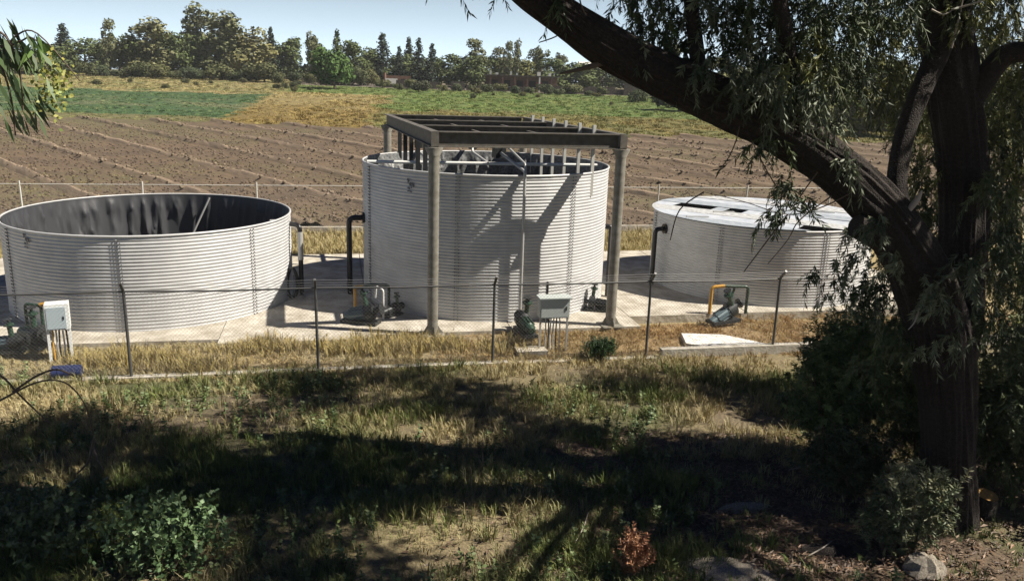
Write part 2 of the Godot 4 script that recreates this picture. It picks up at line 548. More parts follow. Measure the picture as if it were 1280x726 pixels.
func elbow_pipe(pts: Array, r: float, sides := 10) -> ArrayMesh:      # straight runs with short rounded bends
	var p := [pts[0]]
	for i in range(1, pts.size() - 1):
		var a: Vector3 = (pts[i - 1] - pts[i]); var b: Vector3 = (pts[i + 1] - pts[i])
		var k := minf(r * 2.2, minf(a.length(), b.length()) * .45)
		var pa: Vector3 = pts[i] + a.normalized() * k; var pb: Vector3 = pts[i] + b.normalized() * k
		for s in 5:
			var t := s / 4.0
			p.append(pa.lerp(pts[i], t).lerp((pts[i] as Vector3).lerp(pb, t), t))
	p.append(pts[-1])
	var rad := []
	for i in p.size(): rad.append(r)
	var mb := MB.new()
	mb.tube(p, rad, sides)
	return mb.mesh()

func build_tanks() -> void:
	# open tank lined with black sheet
	var at := Vector3(-10.91, 0, -24.31)
	var t := tank("low open corrugated steel tank with wrinkled black liner inside", at, 3.99, 2.54, 3, 9, 11.1)
	part("liner", liner_mesh(3.99, 2.55, .3, .17, 40.0), mats.black_liner, t)
	var mb := MB.new()
	mb.prism(circle(3.7, 40), .02, .3)
	part("liner_floor", mb.mesh(), mats.black_liner, t)
	mb = MB.new()                                                 # batten over a seam of the liner
	var a0 := deg_to_rad(176.0)
	mb.tube([Vector3(sin(a0) * 3.86, 2.45, cos(a0) * 3.86), Vector3(sin(a0 + .19) * 3.55, .9, cos(a0 + .19) * 3.55)], [.035, .035], 6)
	part("liner_seam", mb.mesh(), mats.grey_pipe, t)
	emblem(t, 3.99, 2.30, deg_to_rad(-26.1), .55)
	mb = MB.new()                                                 # drain hose lip in the rim
	mb.box(Vector3(3.72, 2.42, .1), Vector3(.34, .05, .16), Basis(Vector3.UP, .3))
	part("overflow_lip", mb.mesh(), mats.grey_pipe, t)
	# tall tank inside the steel frame
	at = Vector3(-.96, 0, -26.37)
	t = tank("tall corrugated steel tank standing inside a steel frame", at, 3.92, 4.18, 5, 9, -9.2)
	part("liner", liner_mesh(3.92, 4.19, 2.2, .22, 7.0), mats.grey_liner, t)
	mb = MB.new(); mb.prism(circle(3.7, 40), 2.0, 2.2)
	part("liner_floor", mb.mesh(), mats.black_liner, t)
	emblem(t, 3.92, 3.78, deg_to_rad(-30.8), .55)
	# covered tank
	at = Vector3(8.78, 0, -28.88)
	t = tank("low corrugated steel tank covered with pale metal roof sheets", at, 3.75, 2.46, 3, 9, -34.3)
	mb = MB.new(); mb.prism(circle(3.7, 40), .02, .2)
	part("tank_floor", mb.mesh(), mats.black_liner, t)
	var ring := circle(3.83, 72)
	var turn := deg_to_rad(12.5 + 20.0)
	var e1 := Vector2(cos(turn), sin(turn)); var e2 := Vector2(-sin(turn), cos(turn))
	var hatch := [[gpx(869, 258, 2.6), .72], [gpx(1026, 288, 2.6), .66], [gpx(916, 265, 2.6), .34]]
	var k := 0
	var wv := -3.9
	while wv < 3.9:
		var cuts := [-4.2]
		var holes := []
		for hh in hatch:
			var q := Vector2(hh[0].x - at.x, hh[0].z - at.z)
			if q.dot(e2) > wv and q.dot(e2) <= wv + .98: holes.append([q.dot(e1) - hh[1], q.dot(e1) + hh[1]])
		holes.sort()
		var spans := []
		var s0 := -4.3
		for hh in holes:
			spans.append([s0, hh[0]]); s0 = hh[1]
		spans.append([s0, 4.3])
		for sp in spans:
			if sp[1] <= sp[0]: continue
			var rect := PackedVector2Array([e1 * sp[0] + e2 * wv, e1 * sp[1] + e2 * wv, e1 * sp[1] + e2 * (wv + 1.0), e1 * sp[0] + e2 * (wv + 1.0)])
			for poly in Geometry2D.intersect_polygons(rect, ring):
				if poly.size() < 3: continue
				mb = MB.new()
				var lift := 2.46 + .035 + (.018 if k % 2 else 0.0) + rng.randf() * .012
				mb.prism(poly, lift, lift + .012)
				var o := part("roof_sheet", mb.mesh(), [mats.roof_zinc, mats.roof_grey, mats.roof_zinc, mats.roof_dull][(k * 3 + spans.find(sp)) % 4], t)
				o.rotation = Vector3(rng.randf_range(-.002, .002), 0, rng.randf_range(-.002, .002))
		k += 1
		wv += .98
	for q in [-1.4, 1.4]:
		mb = MB.new()
		mb.box(Vector3(0, 2.40, 0) + Vector3(e1.x, 0, e1.y) * q, Vector3(.1, .1, 6.9), Basis(Vector3(e1.x, 0, e1.y), Vector3.UP, Vector3(e2.x, 0, e2.y) * -1.0))
		part("roof_beam", mb.mesh(), mats.beam_steel, t)
	for q in [[905, 266], [1030, 266], [872, 272]]:                # loose flashings lying on the roof
		var p := gpx(q[0], q[1], 2.6) - at - Vector3(0, .1, 0)
		mb = MB.new()
		mb.box(Vector3(p.x, 2.53, p.z), Vector3(.75, .05, .13), Basis(Vector3.UP, rng.randf_range(-.3, .5)))
		part("flashing", mb.mesh(), mats.grey_pipe, t)

func circle(r: float, k: int) -> PackedVector2Array:
	var o := PackedVector2Array()
	for i in k: o.append(Vector2(cos(TAU * i / k), sin(TAU * i / k)) * r)
	return o

# ------------------------------------------------------------------ the steel frame over the tall tank
func i_beam(mb: MB, a: Vector3, b: Vector3, deep: float, wide: float) -> void:     # a and b on the axis at the bottom
	var d := (b - a).normalized()
	var side := d.cross(Vector3.UP).normalized()
	var bs := Basis(side, Vector3.UP, d * -1.0)
	var L := (b - a).length()
	var m := (a + b) * .5
	mb.box(m + Vector3(0, .0125, 0), Vector3(wide, .025, L), bs)
	mb.box(m + Vector3(0, deep - .0125, 0), Vector3(wide, .025, L), bs)
	mb.box(m + Vector3(0, deep * .5, 0), Vector3(.025, deep - .05, L - .002), bs)
func build_frame() -> void:
	var a := deg_to_rad(16.13)
	var rt := Vector3(cos(a), 0, -sin(a)); var bk := Vector3(-sin(a), 0, -cos(a))
	var o := Vector3(-2.119, .1, -21.093)
	var t := thing("steel_frame", "grey steel frame on round columns standing over the tall tank", "frame", o)
	var W := 5.186; var D := 9.434; var H := 5.02; var deep := .40
	for p in [[0, 0], [W, 0], [0, D], [W, D]]:
		var b: Vector3 = rt * p[0] + bk * p[1]
		var mb := MB.new()
		mb.tube([b + Vector3(0, .02, 0), b + Vector3(0, H - .02, 0)], [.145, .145], 18)
		var c := part("column", mb.mesh(), mats.steel_grey, t)
		mb = MB.new()
		mb.box(b + Vector3(0, .012, 0), Vector3(.62, .024, .62), Basis(rt, Vector3.UP, -bk))
		for k in 4:
			var d := rt.rotated(Vector3.UP, k * PI / 2)
			var e := d.cross(Vector3.UP) * .01
			for s in [-1.0, 1.0]:
				mb.tri(b + d * .14 + e * s + Vector3(0, .26, 0), b + d * .14 + e * s + Vector3(0, .024, 0), b + d * .29 + e * s + Vector3(0, .024, 0))
		part("base_plate", mb.mesh(), mats.steel_grey, c)
		mb = MB.new()
		mb.tube([b + Vector3(0, H - .22, 0), b + Vector3(0, H - .03, 0), b + Vector3(0, H, 0)], [.15, .24, .25], 18)
		part("cap_plate", mb.mesh(), mats.steel_grey, c)
	for e in [[Vector3.ZERO, rt * W, .15], [bk * D, bk * D + rt * W, .15]]:
		var mb := MB.new()
		var d: Vector3 = (e[1] - e[0]).normalized()
		i_beam(mb, e[0] + d * .11 + Vector3(0, H, 0), e[1] - d * .11 + Vector3(0, H, 0), deep, .2)
		part("cross_beam", mb.mesh(), mats.beam_steel, t)
	for e in [Vector3.ZERO, rt * W]:
		var mb := MB.new()
		i_beam(mb, e - bk * .12 + Vector3(0, H + .004, 0), e + bk * (D + .12) + Vector3(0, H + .004, 0), deep, .21)
		part("side_beam", mb.mesh(), mats.beam_steel, t)
		mb = MB.new()
		mb.box(e - bk * .13 + Vector3(0, H + deep * .5, 0), Vector3(.2, deep - .06, .02), Basis(rt, Vector3.UP, -bk))
		part("end_plate", mb.mesh(), mats.beam_steel, t)
	for s in [.34, .67]:
		var mb := MB.new()
		i_beam(mb, bk * D * s + rt * .12 + Vector3(0, H + .08, 0), bk * D * s + rt * (W - .12) + Vector3(0, H + .08, 0), .3, .16)
		part("cross_beam", mb.mesh(), mats.beam_steel, t)
	for s in [.33, .66]:
		for q in [[.0, .34], [.34, .67], [.67, 1.0]]:
			var mb := MB.new()
			mb.box(rt * W * s + bk * D * (q[0] + q[1]) * .5 + Vector3(0, H + .2, 0), Vector3(.09, .14, D * (q[1] - q[0]) - .2), Basis(rt, Vector3.UP, -bk))
			part("purlin", mb.mesh(), mats.beam_steel, t)
	for s in [2.6, 3.9, 5.2, 6.5, 7.8]:                            # hangers down the side with the thick dark bars
		var mb := MB.new()
		mb.box(bk * s + rt * .22 + Vector3(0, (3.3 + H + .34) * .5, 0), Vector3(.13, H + .34 - 3.3, .07), Basis(rt, Vector3.UP, -bk))
		part("hanger", mb.mesh(), mats.dark_iron, t)
	for s in [1.7, 2.9, 4.2, 5.4, 6.6, 7.8]:
		var mb := MB.new()
		mb.box(bk * s + rt * (W - .16) + Vector3(0, (3.5 + H + .54) * .5, 0), Vector3(.09, H + .54 - 3.5, .09), Basis(rt, Vector3.UP, -bk))
		part("hanger", mb.mesh(), mats.pale_post, t)

# ------------------------------------------------------------------ pipes, pumps, cabinets
func build_pipes() -> void:
	var o: Node3D
	# overflow pipes on the tank walls
	var lt := Vector3(-10.91, 0, -24.31)
	var p := lt + Vector3(3.9, 0, -.6)
	o = thing("overflow_pipe", "black and grey overflow pipe beside the black lined tank", "pipe", Vector3(p.x, .1, p.z))
	part("pipe", elbow_pipe([Vector3(.02, 2.22, 0), Vector3(.42, 2.22, .25), Vector3(.42, .02, .25)], .075), mats.black_pipe, o)
	part("sleeve", elbow_pipe([Vector3(.42, 2.02, .25), Vector3(.42, 1.15, .25)], .088), mats.grey_pipe, o)
	var mb := MB.new()
	var loop := []; var rr := []
	for i in 30:
		var a := TAU * i / 29.0 * 1.05
		loop.append(Vector3(-.02 + .16 * cos(a), .48 + .46 * sin(a), .55 + .05 * sin(a * 2.0) + i * .003)); rr.append(.05)
	mb.tube(loop, rr, 8)
	o = thing("hose_coil", "coiled black hose leaning by the black lined tank", "hose", Vector3(p.x + .25, .1, p.z))
	part("coil", mb.mesh(), mats.black_pipe, o)
	var ct := Vector3(-.96, 0, -26.37)
	var d := Vector3(sin(deg_to_rad(-72)), 0, cos(deg_to_rad(-72)))
	p = ct + d * 3.92
	o = thing("drain_pipe", "black drain pipe bent down the shaded side of the tall tank", "pipe", Vector3(p.x, .1, p.z))
	part("pipe", elbow_pipe([d * -.05 + Vector3(0, 2.45, 0), d * .48 + Vector3(0, 2.45, 0), d * .48 + Vector3(0, .02, 0)], .085), mats.black_pipe, o)
	mb = MB.new(); mb.cyl(d * .0 + Vector3(0, 2.45, 0), d * .07 + Vector3(0, 2.45, 0), .17, 14)
	part("flange", mb.mesh(), mats.black_pipe, o)
	d = Vector3(sin(deg_to_rad(83)), 0, cos(deg_to_rad(83)))
	p = ct + d * 3.92
	o = thing("drain_pipe", "black drain pipe behind the frame column on the sunlit side of the tall tank", "pipe", Vector3(p.x, .1, p.z))
	part("pipe", elbow_pipe([d * -.05 + Vector3(0, 2.3, 0), d * .2 + Vector3(0, 2.3, 0), d * .2 + Vector3(0, .02, 0)], .085), mats.black_pipe, o)
	d = Vector3(sin(deg_to_rad(-72)), 0, cos(deg_to_rad(-72)))
	p = Vector3(8.78, 0, -28.88) + d * 3.75
	o = thing("drain_pipe", "black drain pipe bent down the wall of the roofed tank", "pipe", Vector3(p.x, .1, p.z))
	part("pipe", elbow_pipe([d * -.05 + Vector3(0, 1.98, 0), d * .38 + Vector3(0, 1.98, 0), d * .38 + Vector3(0, .02, 0)], .08), mats.black_pipe, o)
	mb = MB.new(); mb.cyl(d * .0 + Vector3(0, 1.98, 0), d * .07 + Vector3(0, 1.98, 0), .17, 14)
	part("flange", mb.mesh(), mats.black_pipe, o)
	# riser in front of the tall tank, over its rim and down inside
	d = Vector3(sin(deg_to_rad(17.5)), 0, cos(deg_to_rad(17.5)))
	p = ct + d * 4.03
	o = thing("riser_pipe", "thin grey riser pipe climbing the front of the tall tank", "pipe", Vector3(p.x, .1, p.z))
	part("pipe", elbow_pipe([Vector3(0, .3, .05), Vector3(0, 4.32, .05), Vector3(-.55, 4.55, -1.6), Vector3(-.9, 4.7, -2.6)], .045), mats.grey_pipe, o)
	part("branch_pipe", elbow_pipe([Vector3(0, 4.05, .05), Vector3(0, 4.5, -.25), Vector3(-.7, 4.95, -2.4)], .035), mats.grey_pipe, o)
	mb = MB.new(); mb.box(Vector3(-.78, 4.62, -2.2), Vector3(.34, .3, .3), Basis(Vector3.UP, .4)); mb.cyl(Vector3(-.78, 4.7, -2.2), Vector3(-.80, 5.05, -2.25), .07); mb.cyl(Vector3(-.95, 5.05, -2.25), Vector3(-.65, 5.05, -2.25), .03)
	part("valve", mb.mesh(), mats.dark_iron, o)
	# manifold across the mouth of the tall tank
	o = thing("manifold_pipe", "pale pipe with black valves lying across the mouth of the tall tank", "pipe", ct + Vector3(0, 4.33, 1.1))
	part("pipe", elbow_pipe([Vector3(-3.55, 0, .55), Vector3(3.5, .02, -.5)], .05), mats.pale_pipe, o)
	for q in [[-2.05, .3], [-.35, .05]]:
		part("feed_pipe", elbow_pipe([Vector3(q[0] + .45, .02, q[1]), Vector3(q[0] - .1, .28, q[1] - .9), Vector3(q[0] - .1, .62, q[1] - 1.1)], .04), mats.grey_pipe, o)
		mb = MB.new(); mb.box(Vector3(q[0] - .1, .5, q[1] - 1.08), Vector3(.2, .3, .2), Basis(Vector3.UP, .5)); mb.cyl(Vector3(q[0] - .28, .72, q[1] - 1.08), Vector3(q[0] + .08, .72, q[1] - 1.08), .03, 6)
		part("valve", mb.mesh(), mats.dark_iron, o)
	# small standpipes
	p = gpx(444, 392, .1)
	o = thing("standpipe", "yellow standpipe on the shaded slab beside the tall tank", "pipe", p)
	part("pipe", elbow_pipe([Vector3(0, 0, 0), Vector3(0, .82, 0), Vector3(.22, .82, -.1)], .05), mats.yellow_pipe, o)
	part("coupling", elbow_pipe([Vector3(.2, .82, -.09), Vector3(.42, .84, -.2), Vector3(.95, .84, -.2), Vector3(.95, .1, -.2)], .045), mats.green_paint, o)
	p = gpx(479, 399, .1)
	o = thing("standpipe", "thin grey bent standpipe beside the slanted blue pump", "pipe", p)
	part("pipe", elbow_pipe([Vector3(0, 0, 0), Vector3(0, .86, 0), Vector3(-.24, .9, -.25), Vector3(-.28, .55, -.3)], .03), mats.pale_pipe, o)
	p = gpx(887, 392, .1)
	o = thing("standpipe", "yellow standpipe in front of the roofed tank", "pipe", p)
	part("pipe", elbow_pipe([Vector3(0, 0, 0), Vector3(0, .84, 0), Vector3(.4, .88, -.05)], .055), mats.yellow_pipe, o)
	part("coupling", elbow_pipe([Vector3(.38, .88, -.05), Vector3(.75, .86, -.1), Vector3(1.15, .86, -.15), Vector3(1.15, .0, -.15)], .05), mats.green_paint, o)
	part("branch_pipe", elbow_pipe([Vector3(.72, .8, -.1), Vector3(.66, .6, -.1), Vector3(.66, .1, -.1)], .04), mats.green_paint, o)
	p = gpx(683, 398, .1)
	o = thing("standpipe", "dark bent pipe rising behind the grey cabinet", "pipe", p)
	part("pipe", elbow_pipe([Vector3(0, 0, 0), Vector3(0, 1.12, 0), Vector3(-.72, 1.02, -.1), Vector3(-.72, .3, -.1)], .03), mats.dark_iron, o)
	part("pressure_tank", elbow_pipe([Vector3(.02, .05, .12), Vector3(.02, .62, .12)], .13, 14), mats.dark_iron, o)

func pump(label: String, at: Vector3, turn: float, tilt: float, k: float, body: Material) -> void:
	var o := thing("pump", label, "pump", at, turn, "pumps on the concrete slab")
	var bs := Basis(Vector3(0, 0, 1), tilt)
	var lift := Vector3(0, .26 * k, 0)
	var f := func(x: float, y: float, z: float) -> Vector3: return lift + bs * (Vector3(x, y, z) * k)
	var mb := MB.new()
	mb.tube([f.call(-.52, 0, 0), f.call(-.5, 0, 0), f.call(-.36, 0, 0), f.call(-.36, 0, 0), f.call(0, 0, 0), f.call(.03, 0, 0)], [.07 * k, .11 * k, .115 * k, .135 * k, .135 * k, .1 * k], 16)
	for i in 12:
		var a := TAU * i / 12
		mb.box(f.call(-.18, .14 * cos(a), .14 * sin(a)), Vector3(.34, .05, .012) * k, bs * Basis(Vector3.RIGHT, a))
	part("motor", mb.mesh(), body, o)
	mb = MB.new()
	mb.tube([f.call(.02, 0, 0), f.call(.05, 0, 0), f.call(.2, 0, 0), f.call(.23, 0, 0)], [.14 * k, .2 * k, .2 * k, .12 * k], 18)
	mb.tube([f.call(.23, 0, 0), f.call(.4, 0, 0)], [.07 * k, .07 * k], 12)
	mb.tube([f.call(.4, 0, 0), f.call(.43, 0, 0)], [.13 * k, .13 * k], 14)
	part("volute", mb.mesh(), mats.dark_iron, o)
	mb = MB.new()
	mb.tube([f.call(.12, .1, .08), f.call(.12, .5, .08)], [.06 * k, .06 * k], 10)
	mb.tube([f.call(.12, .42, .08), f.call(.12, .46, .08)], [.12 * k, .12 * k], 12)
	part("outlet", mb.mesh(), mats.green_paint, o)
	mb = MB.new()
	mb.tube([f.call(.12, .46, .08), f.call(.12, .56, .08)], [.03 * k, .03 * k], 8)
	mb.tube([f.call(.12, .56, .08), f.call(.12, .585, .08)], [.1 * k, .1 * k], 12)
	part("hand_wheel", mb.mesh(), mats.dark_iron, o)
	mb = MB.new()
	mb.box(Vector3(-.1, .04, 0) * k, Vector3(.85, .08, .34) * k)
	mb.box(Vector3(-.25, .13, 0) * k, Vector3(.08, .16, .22) * k)
	part("base", mb.mesh(), mats.dark_iron, o)

func build_equipment() -> void:
	pump("slanted blue grey pump lying by the yellow pipe of the tall tank", gpx(456, 404, .1), -.25, .28, 1.25, mats.motor_blue)
	pump("dark pump at the foot of the tall tank on its shaded side", gpx(492, 394, .1), .9, .1, .8, mats.dark_iron)
	pump("green pump with black hand wheel beside the grey cabinet", gpx(655, 415, .1), 1.9, .15, 1.15, mats.green_paint)
	pump("small black pump at the sunlit foot of the tall tank", gpx(744, 388, .1), PI - .2, .1, .95, mats.dark_iron)
	pump("blue grey pump with red valve in front of the roofed tank", gpx(908, 402, .1), .5, .45, 1.2, mats.motor_blue)
	pump("green pump on the slab beside the white cabinet", gpx(46, 432, .1), -.5, .1, 1.2, mats.green_paint)
	pump("pale blue pump at the near edge of the slab before the black lined tank", gpx(12, 440, .1), .2, .1, 1.0, mats.motor_blue)
	# U of pipe by the white cabinet
	var o := thing("pipe_arch", "green pipe arch beside the white cabinet", "pipe", gpx(36, 428, .1))
	part("pipe", elbow_pipe([Vector3(0, 0, 0), Vector3(0, 1.0, 0), Vector3(.42, .98, .05), Vector3(.42, 0, .05)], .04), mats.green_paint, o)
	part("yellow_joint", elbow_pipe([Vector3(.4, 1.0, .05), Vector3(.58, 1.04, .05)], .05), mats.yellow_pipe, o)
	# grey cabinet on legs
	var bs := Basis(site_r, Vector3.UP, -site_b)
	var at := S(1.32, .78)
	o = thing("electrical_cabinet", "grey electrical cabinet on two thin legs with conduits below", "cabinet", Vector3(at.x, 0, at.z), deg_to_rad(12.5))
	var mb := MB.new()
	mb.box(Vector3(0, 1.18, -.12), Vector3(.78, .52, .3))
	part("box", mb.mesh(), mats.panel_grey, o)
	mb = MB.new(); mb.box(Vector3(0, 1.18, .036), Vector3(.72, .46, .012))
	var door := part("door", mb.mesh(), mats.panel_grey, o)
	mb = MB.new(); mb.box(Vector3(.3, 1.18, .05), Vector3(.03, .1, .02))
	part("handle", mb.mesh(), mats.dark_iron, door)
	mb = MB.new(); mb.box(Vector3(0, 1.46, -.1), Vector3(.86, .03, .42))
	part("rain_hood", mb.mesh(), mats.panel_grey, o)
	for x in [-.36, .36]:
		mb = MB.new(); mb.box(Vector3(x, .46, -.03), Vector3(.045, .92, .045))
		part("leg", mb.mesh(), mats.grey_pipe, o)
	for i in 6:
		part("conduit", elbow_pipe([Vector3(-.2 + i * .075, .92, -.12), Vector3(-.2 + i * .075 + rng.randf_range(-.03, .03), .5, -.1), Vector3(-.2 + i * .075, -.1, -.1)], .02, 6), [mats.grey_pipe, mats.dark_iron, mats.pale_pipe][i % 3], o)
	mb = MB.new(); mb.box(Vector3(-.6, .05, .05), Vector3(.8, .14, .5))
	part("plinth", mb.mesh(), mats.concrete, o)
	# white cabinet
	at = gpx(77, 452)
	o = thing("electrical_cabinet", "tall white electrical cabinet with grey door on legs by the fence", "cabinet", Vector3(at.x, 0, at.z), deg_to_rad(25.0))
	mb = MB.new(); mb.box(Vector3(0, 1.12, -.1), Vector3(.5, .62, .34))
	part("box", mb.mesh(), mats.panel_white, o)
	mb = MB.new(); mb.box(Vector3(-.02, 1.10, .077), Vector3(.4, .52, .014))
	door = part("door", mb.mesh(), mats.panel_door, o)
	mb = MB.new(); mb.box(Vector3(.13, 1.1, .09), Vector3(.025, .08, .02))
	part("handle", mb.mesh(), mats.dark_iron, door)
	for x in [-.225, .225]:
		mb = MB.new(); mb.box(Vector3(x, .4, -.0), Vector3(.055, .86, .055))
		part("leg", mb.mesh(), mats.panel_white, o)
	for i in 5:
		part("conduit", elbow_pipe([Vector3(-.14 + i * .07, .82, -.1), Vector3(-.14 + i * .07 + rng.randf_range(-.02, .02), .4, -.08), Vector3(-.14 + i * .07, -.1, -.08)], .022, 6), [mats.yellow_pipe, mats.grey_pipe, mats.dark_iron, mats.pale_pipe, mats.dark_iron][i], o)
	# blue drum lying in the grass
	at = gpx(84, 474)
	o = thing("drum", "small dark blue drum lying in the grass below the white cabinet", "drum", Vector3(at.x, .02, at.z), .25)
	mb = MB.new()
	mb.tube([Vector3(-.3, .16, 0), Vector3(-.29, .16, 0), Vector3(.29, .16, 0), Vector3(.3, .16, 0)], [.13, .15, .15, .13], 16)
	part("shell", mb.mesh(), mats.blue_drum, o)
	for x in [-.15, .0, .15]:
		mb = MB.new(); mb.tube([Vector3(x - .015, .16, 0), Vector3(x + .015, .16, 0)], [.16, .16], 16)
		part("hoop", mb.mesh(), mats.blue_drum, o)
	# white concrete slab lying in the dry grass
	mb = MB.new()
	var poly := PackedVector2Array()
	for q in [[852, 417], [905, 419], [962, 431], [955, 437], [900, 436], [858, 430]]:
		var g := gpx(q[0], q[1], .12)
		poly.append(Vector2(g.x, g.z))
	mb.prism(poly, -.05, .14)
	tag(top_mesh("cover_slab", mb.mesh(), mats.white_slab), "white cast slab lying on the dry grass near the roofed tank", "slab")

# ------------------------------------------------------------------ fences
func mesh_panel(a: Vector3, b: Vector3, y0: float, y1: float, cell: float, r: float) -> ArrayMesh:
	var mb := MB.new()
	var L := Vector2(b.x - a.x, b.z - a.z).length()
	var d := Vector3(b.x - a.x, 0, b.z - a.z).normalized()
	var h := y1 - y0
	var nrm := d.cross(Vector3.UP)
	for dir in [1.0, -1.0]:
		var s := -h
		while s < L:
			var x0: float = maxf(s, 0.0); var x1: float = minf(s + h, L)
			if x1 > x0 + .01:
				var ya: float = x0 - s; var yb: float = x1 - s
				if dir < 0: ya = h - ya; yb = h - yb
				var p := a + d * x0; var q := a + d * x1
				mb.tube([Vector3(p.x, lerpf(a.y, b.y, x0 / L) + y0 + ya, p.z) + nrm * r * dir, Vector3(q.x, lerpf(a.y, b.y, x1 / L) + y0 + yb, q.z) + nrm * r * dir], [r, r], 3, false)
			s += cell * 1.4142
	return mb.mesh()

func build_fences() -> void:
	var f := thing("chain_link_fence", "chain link fence with bent topped dark posts in front of the tanks", "fence")
	var us := [-21.2, -17.1, -12.9]
	for q in [Vector2(-8.6, -17.49), Vector2(-4.59, -18.48), Vector2(-.39, -18.96), Vector2(3.51, -20.02), Vector2(7.01, -20.84)]:
		us.append((Vector3(q.x, 0, q.y) - site_o).dot(site_r))
	us.append(us[-1] + 3.9); us.append(us[-1] + 3.9)
	for i in us.size():
		var p := S(us[i], .02)
		var lean := Vector3(rng.randf_range(-.03, .03), 0, rng.randf_range(-.02, .04))
		var b := Vector3(p.x, -.15, p.z)
		part("post", elbow_pipe([b, Vector3(p.x, 2.06, p.z) + lean, Vector3(p.x, 2.30, p.z) + lean - site_b * .24], .034, 8), mats.fence_steel, f)
	for i in us.size() - 1:
		var a := S(us[i], .02); var b := S(us[i + 1], .02)
		part("top_rail", elbow_pipe([a + Vector3(0, 2.04, 0), a.lerp(b, .5) + Vector3(0, 2.015, 0), b + Vector3(0, 2.04, 0)], .022, 7), mats.fence_steel, f)
		part("wire_mesh", mesh_panel(a, b, .06, 2.02, .062, .0021), mats.wire, f)
		for k in 3:
			var up := 2.12 + .08 * k
			var q := -site_b * (.06 + .08 * k)
			part("barbed_wire", elbow_pipe([a + q + Vector3(0, up, 0), a.lerp(b, .5) + q + Vector3(0, up - .03, 0), b + q + Vector3(0, up, 0)], .0035, 4), mats.wire, f)
	f = thing("wire_fence", "pale posted wire fence between the tanks and the ploughed field", "fence")
	var u := -30.6
	var prev := Vector3.ZERO
	while u < 27.0:
		var p := S(u, 17.9)
		p.y = rise(p.z)
		var lean := Vector3(rng.randf_range(-.05, .05), 0, 0)
		var mb := MB.new()
		mb.tube([p + Vector3(0, .1, 0), p + lean + Vector3(0, 2.25, 0)], [.04, .035], 7)
		part("post", mb.mesh(), mats.pale_post, f)
		if prev != Vector3.ZERO:
			part("top_rail", elbow_pipe([prev + Vector3(0, 2.12, 0), p + Vector3(0, 2.12, 0)], .016, 5), mats.pale_post, f)
			part("wire_mesh", mesh_panel(prev, p, .3, 2.1, .075, .0018), mats.wire, f)
		prev = p
		u += 4.62

# ------------------------------------------------------------------ plants
func smooth_path(ctrl: Array, per: int) -> Array:                # [[point, radius], ...] -> [points, radii], Catmull-Rom
	var p := []; var r := []
	var m := ctrl.size()
	for i in m - 1:
		var a: Vector3 = ctrl[maxi(i - 1, 0)][0]; var b: Vector3 = ctrl[i][0]
		var c: Vector3 = ctrl[i + 1][0]; var d: Vector3 = ctrl[mini(i + 2, m - 1)][0]
		for k in per:
			var t := float(k) / per
			p.append(.5 * ((2.0 * b) + (c - a) * t + (2.0 * a - 5.0 * b + 4.0 * c - d) * t * t + (3.0 * b - a - 3.0 * c + d) * t * t * t))
			r.append(lerpf(ctrl[i][1], ctrl[i + 1][1], t))
	p.append(ctrl[-1][0]); r.append(ctrl[-1][1])
	return [p, r]
func limb_mesh(ctrl: Array, per: int, sides: int, deep: float) -> ArrayMesh:
	var s := smooth_path(ctrl, per)
	var mb := MB.new()
	mb.tube(s[0], s[1], sides, true, noise2 if deep > 0 else null, deep, 4.0)
	return mb.mesh()

func leaf(mb: MB, at: Vector3, dir: Vector3, side: Vector3, L: float, w: float) -> void:
	var k := mb.v.size()
	for p in [at, at + dir * L * .42 + side * w * .5, at + dir * L, at + dir * L * .42 - side * w * .5]:
		mb.v.append(p); mb.c.append(mb.col); mb.n.append(Vector3.UP)
	for j in [0, 1, 2, 0, 2, 3]: mb.ix.append(k + j)
func spray_mesh(sd: int, L: float, leaves: int, ll: float, lw: float, hang: float) -> ArrayMesh:
	# one twig with its leaves; hang 1: drooping strand, 0: upright sprig
	var r := RandomNumberGenerator.new(); r.seed = sd
	var mb := MB.new()
	var pts := []; var rad := []
	var out := Vector3(r.randf_range(.3, .6), 0, r.randf_range(-.2, .2))
	for i in 5:
		var t := i / 4.0
		pts.append(out * L * (t - .45 * t * t) + Vector3(0, lerpf(1.0, -1.0, hang) * L * t * lerpf(1.0, .55 + .45 * t, hang), 0))
		rad.append(lerpf(.006, .002, t))
	mb.col = Color(.9, .75, .6)
	mb.tube(pts, rad, 3, false)
	for i in leaves:
		var t := (i + r.randf()) / leaves
		var f := t * 3.999
		var at: Vector3 = pts[int(f)].lerp(pts[int(f) + 1], f - int(f))
		var along: Vector3 = (pts[int(f) + 1] - pts[int(f)]).normalized()
		var a := r.randf() * TAU
		var across := along.cross(Vector3(cos(a), .2, sin(a))).normalized()
		var dir := (along * r.randf_range(.25, .8) + across * r.randf_range(.5, 1.0) + Vector3(0, -.55 * hang - .1, 0)).normalized()
		var side := dir.cross(Vector3(r.randf_range(-1, 1), r.randf_range(-1, 1), r.randf_range(-1, 1))).normalized()
		var g := r.randf_range(.7, 1.2)
		mb.col = Color(g, g, g * r.randf_range(.8, 1.1))
		leaf(mb, at, dir, side, ll * r.randf_range(.7, 1.2), lw * r.randf_range(.8, 1.2))
	return mb.mesh(true)

func clump(tr: Array, cols: Array, at: Vector3, r: Vector3, count: int, dark: Color, pale: Color, size := 1.0, tilt := .35) -> void:
	for i in count:
		var d := Vector3(rng.randfn(), rng.randfn(), rng.randfn()).normalized() * pow(rng.randf(), .45)
		var b := Basis(Vector3.UP, rng.randf() * TAU) * Basis(Vector3.RIGHT, rng.randf_range(-tilt, tilt))
		tr.append(Transform3D(b.scaled(Vector3.ONE * size * rng.randf_range(.65, 1.3)), at + d * r))
		cols.append(mixc(dark, pale, pow(rng.randf(), 1.6)))

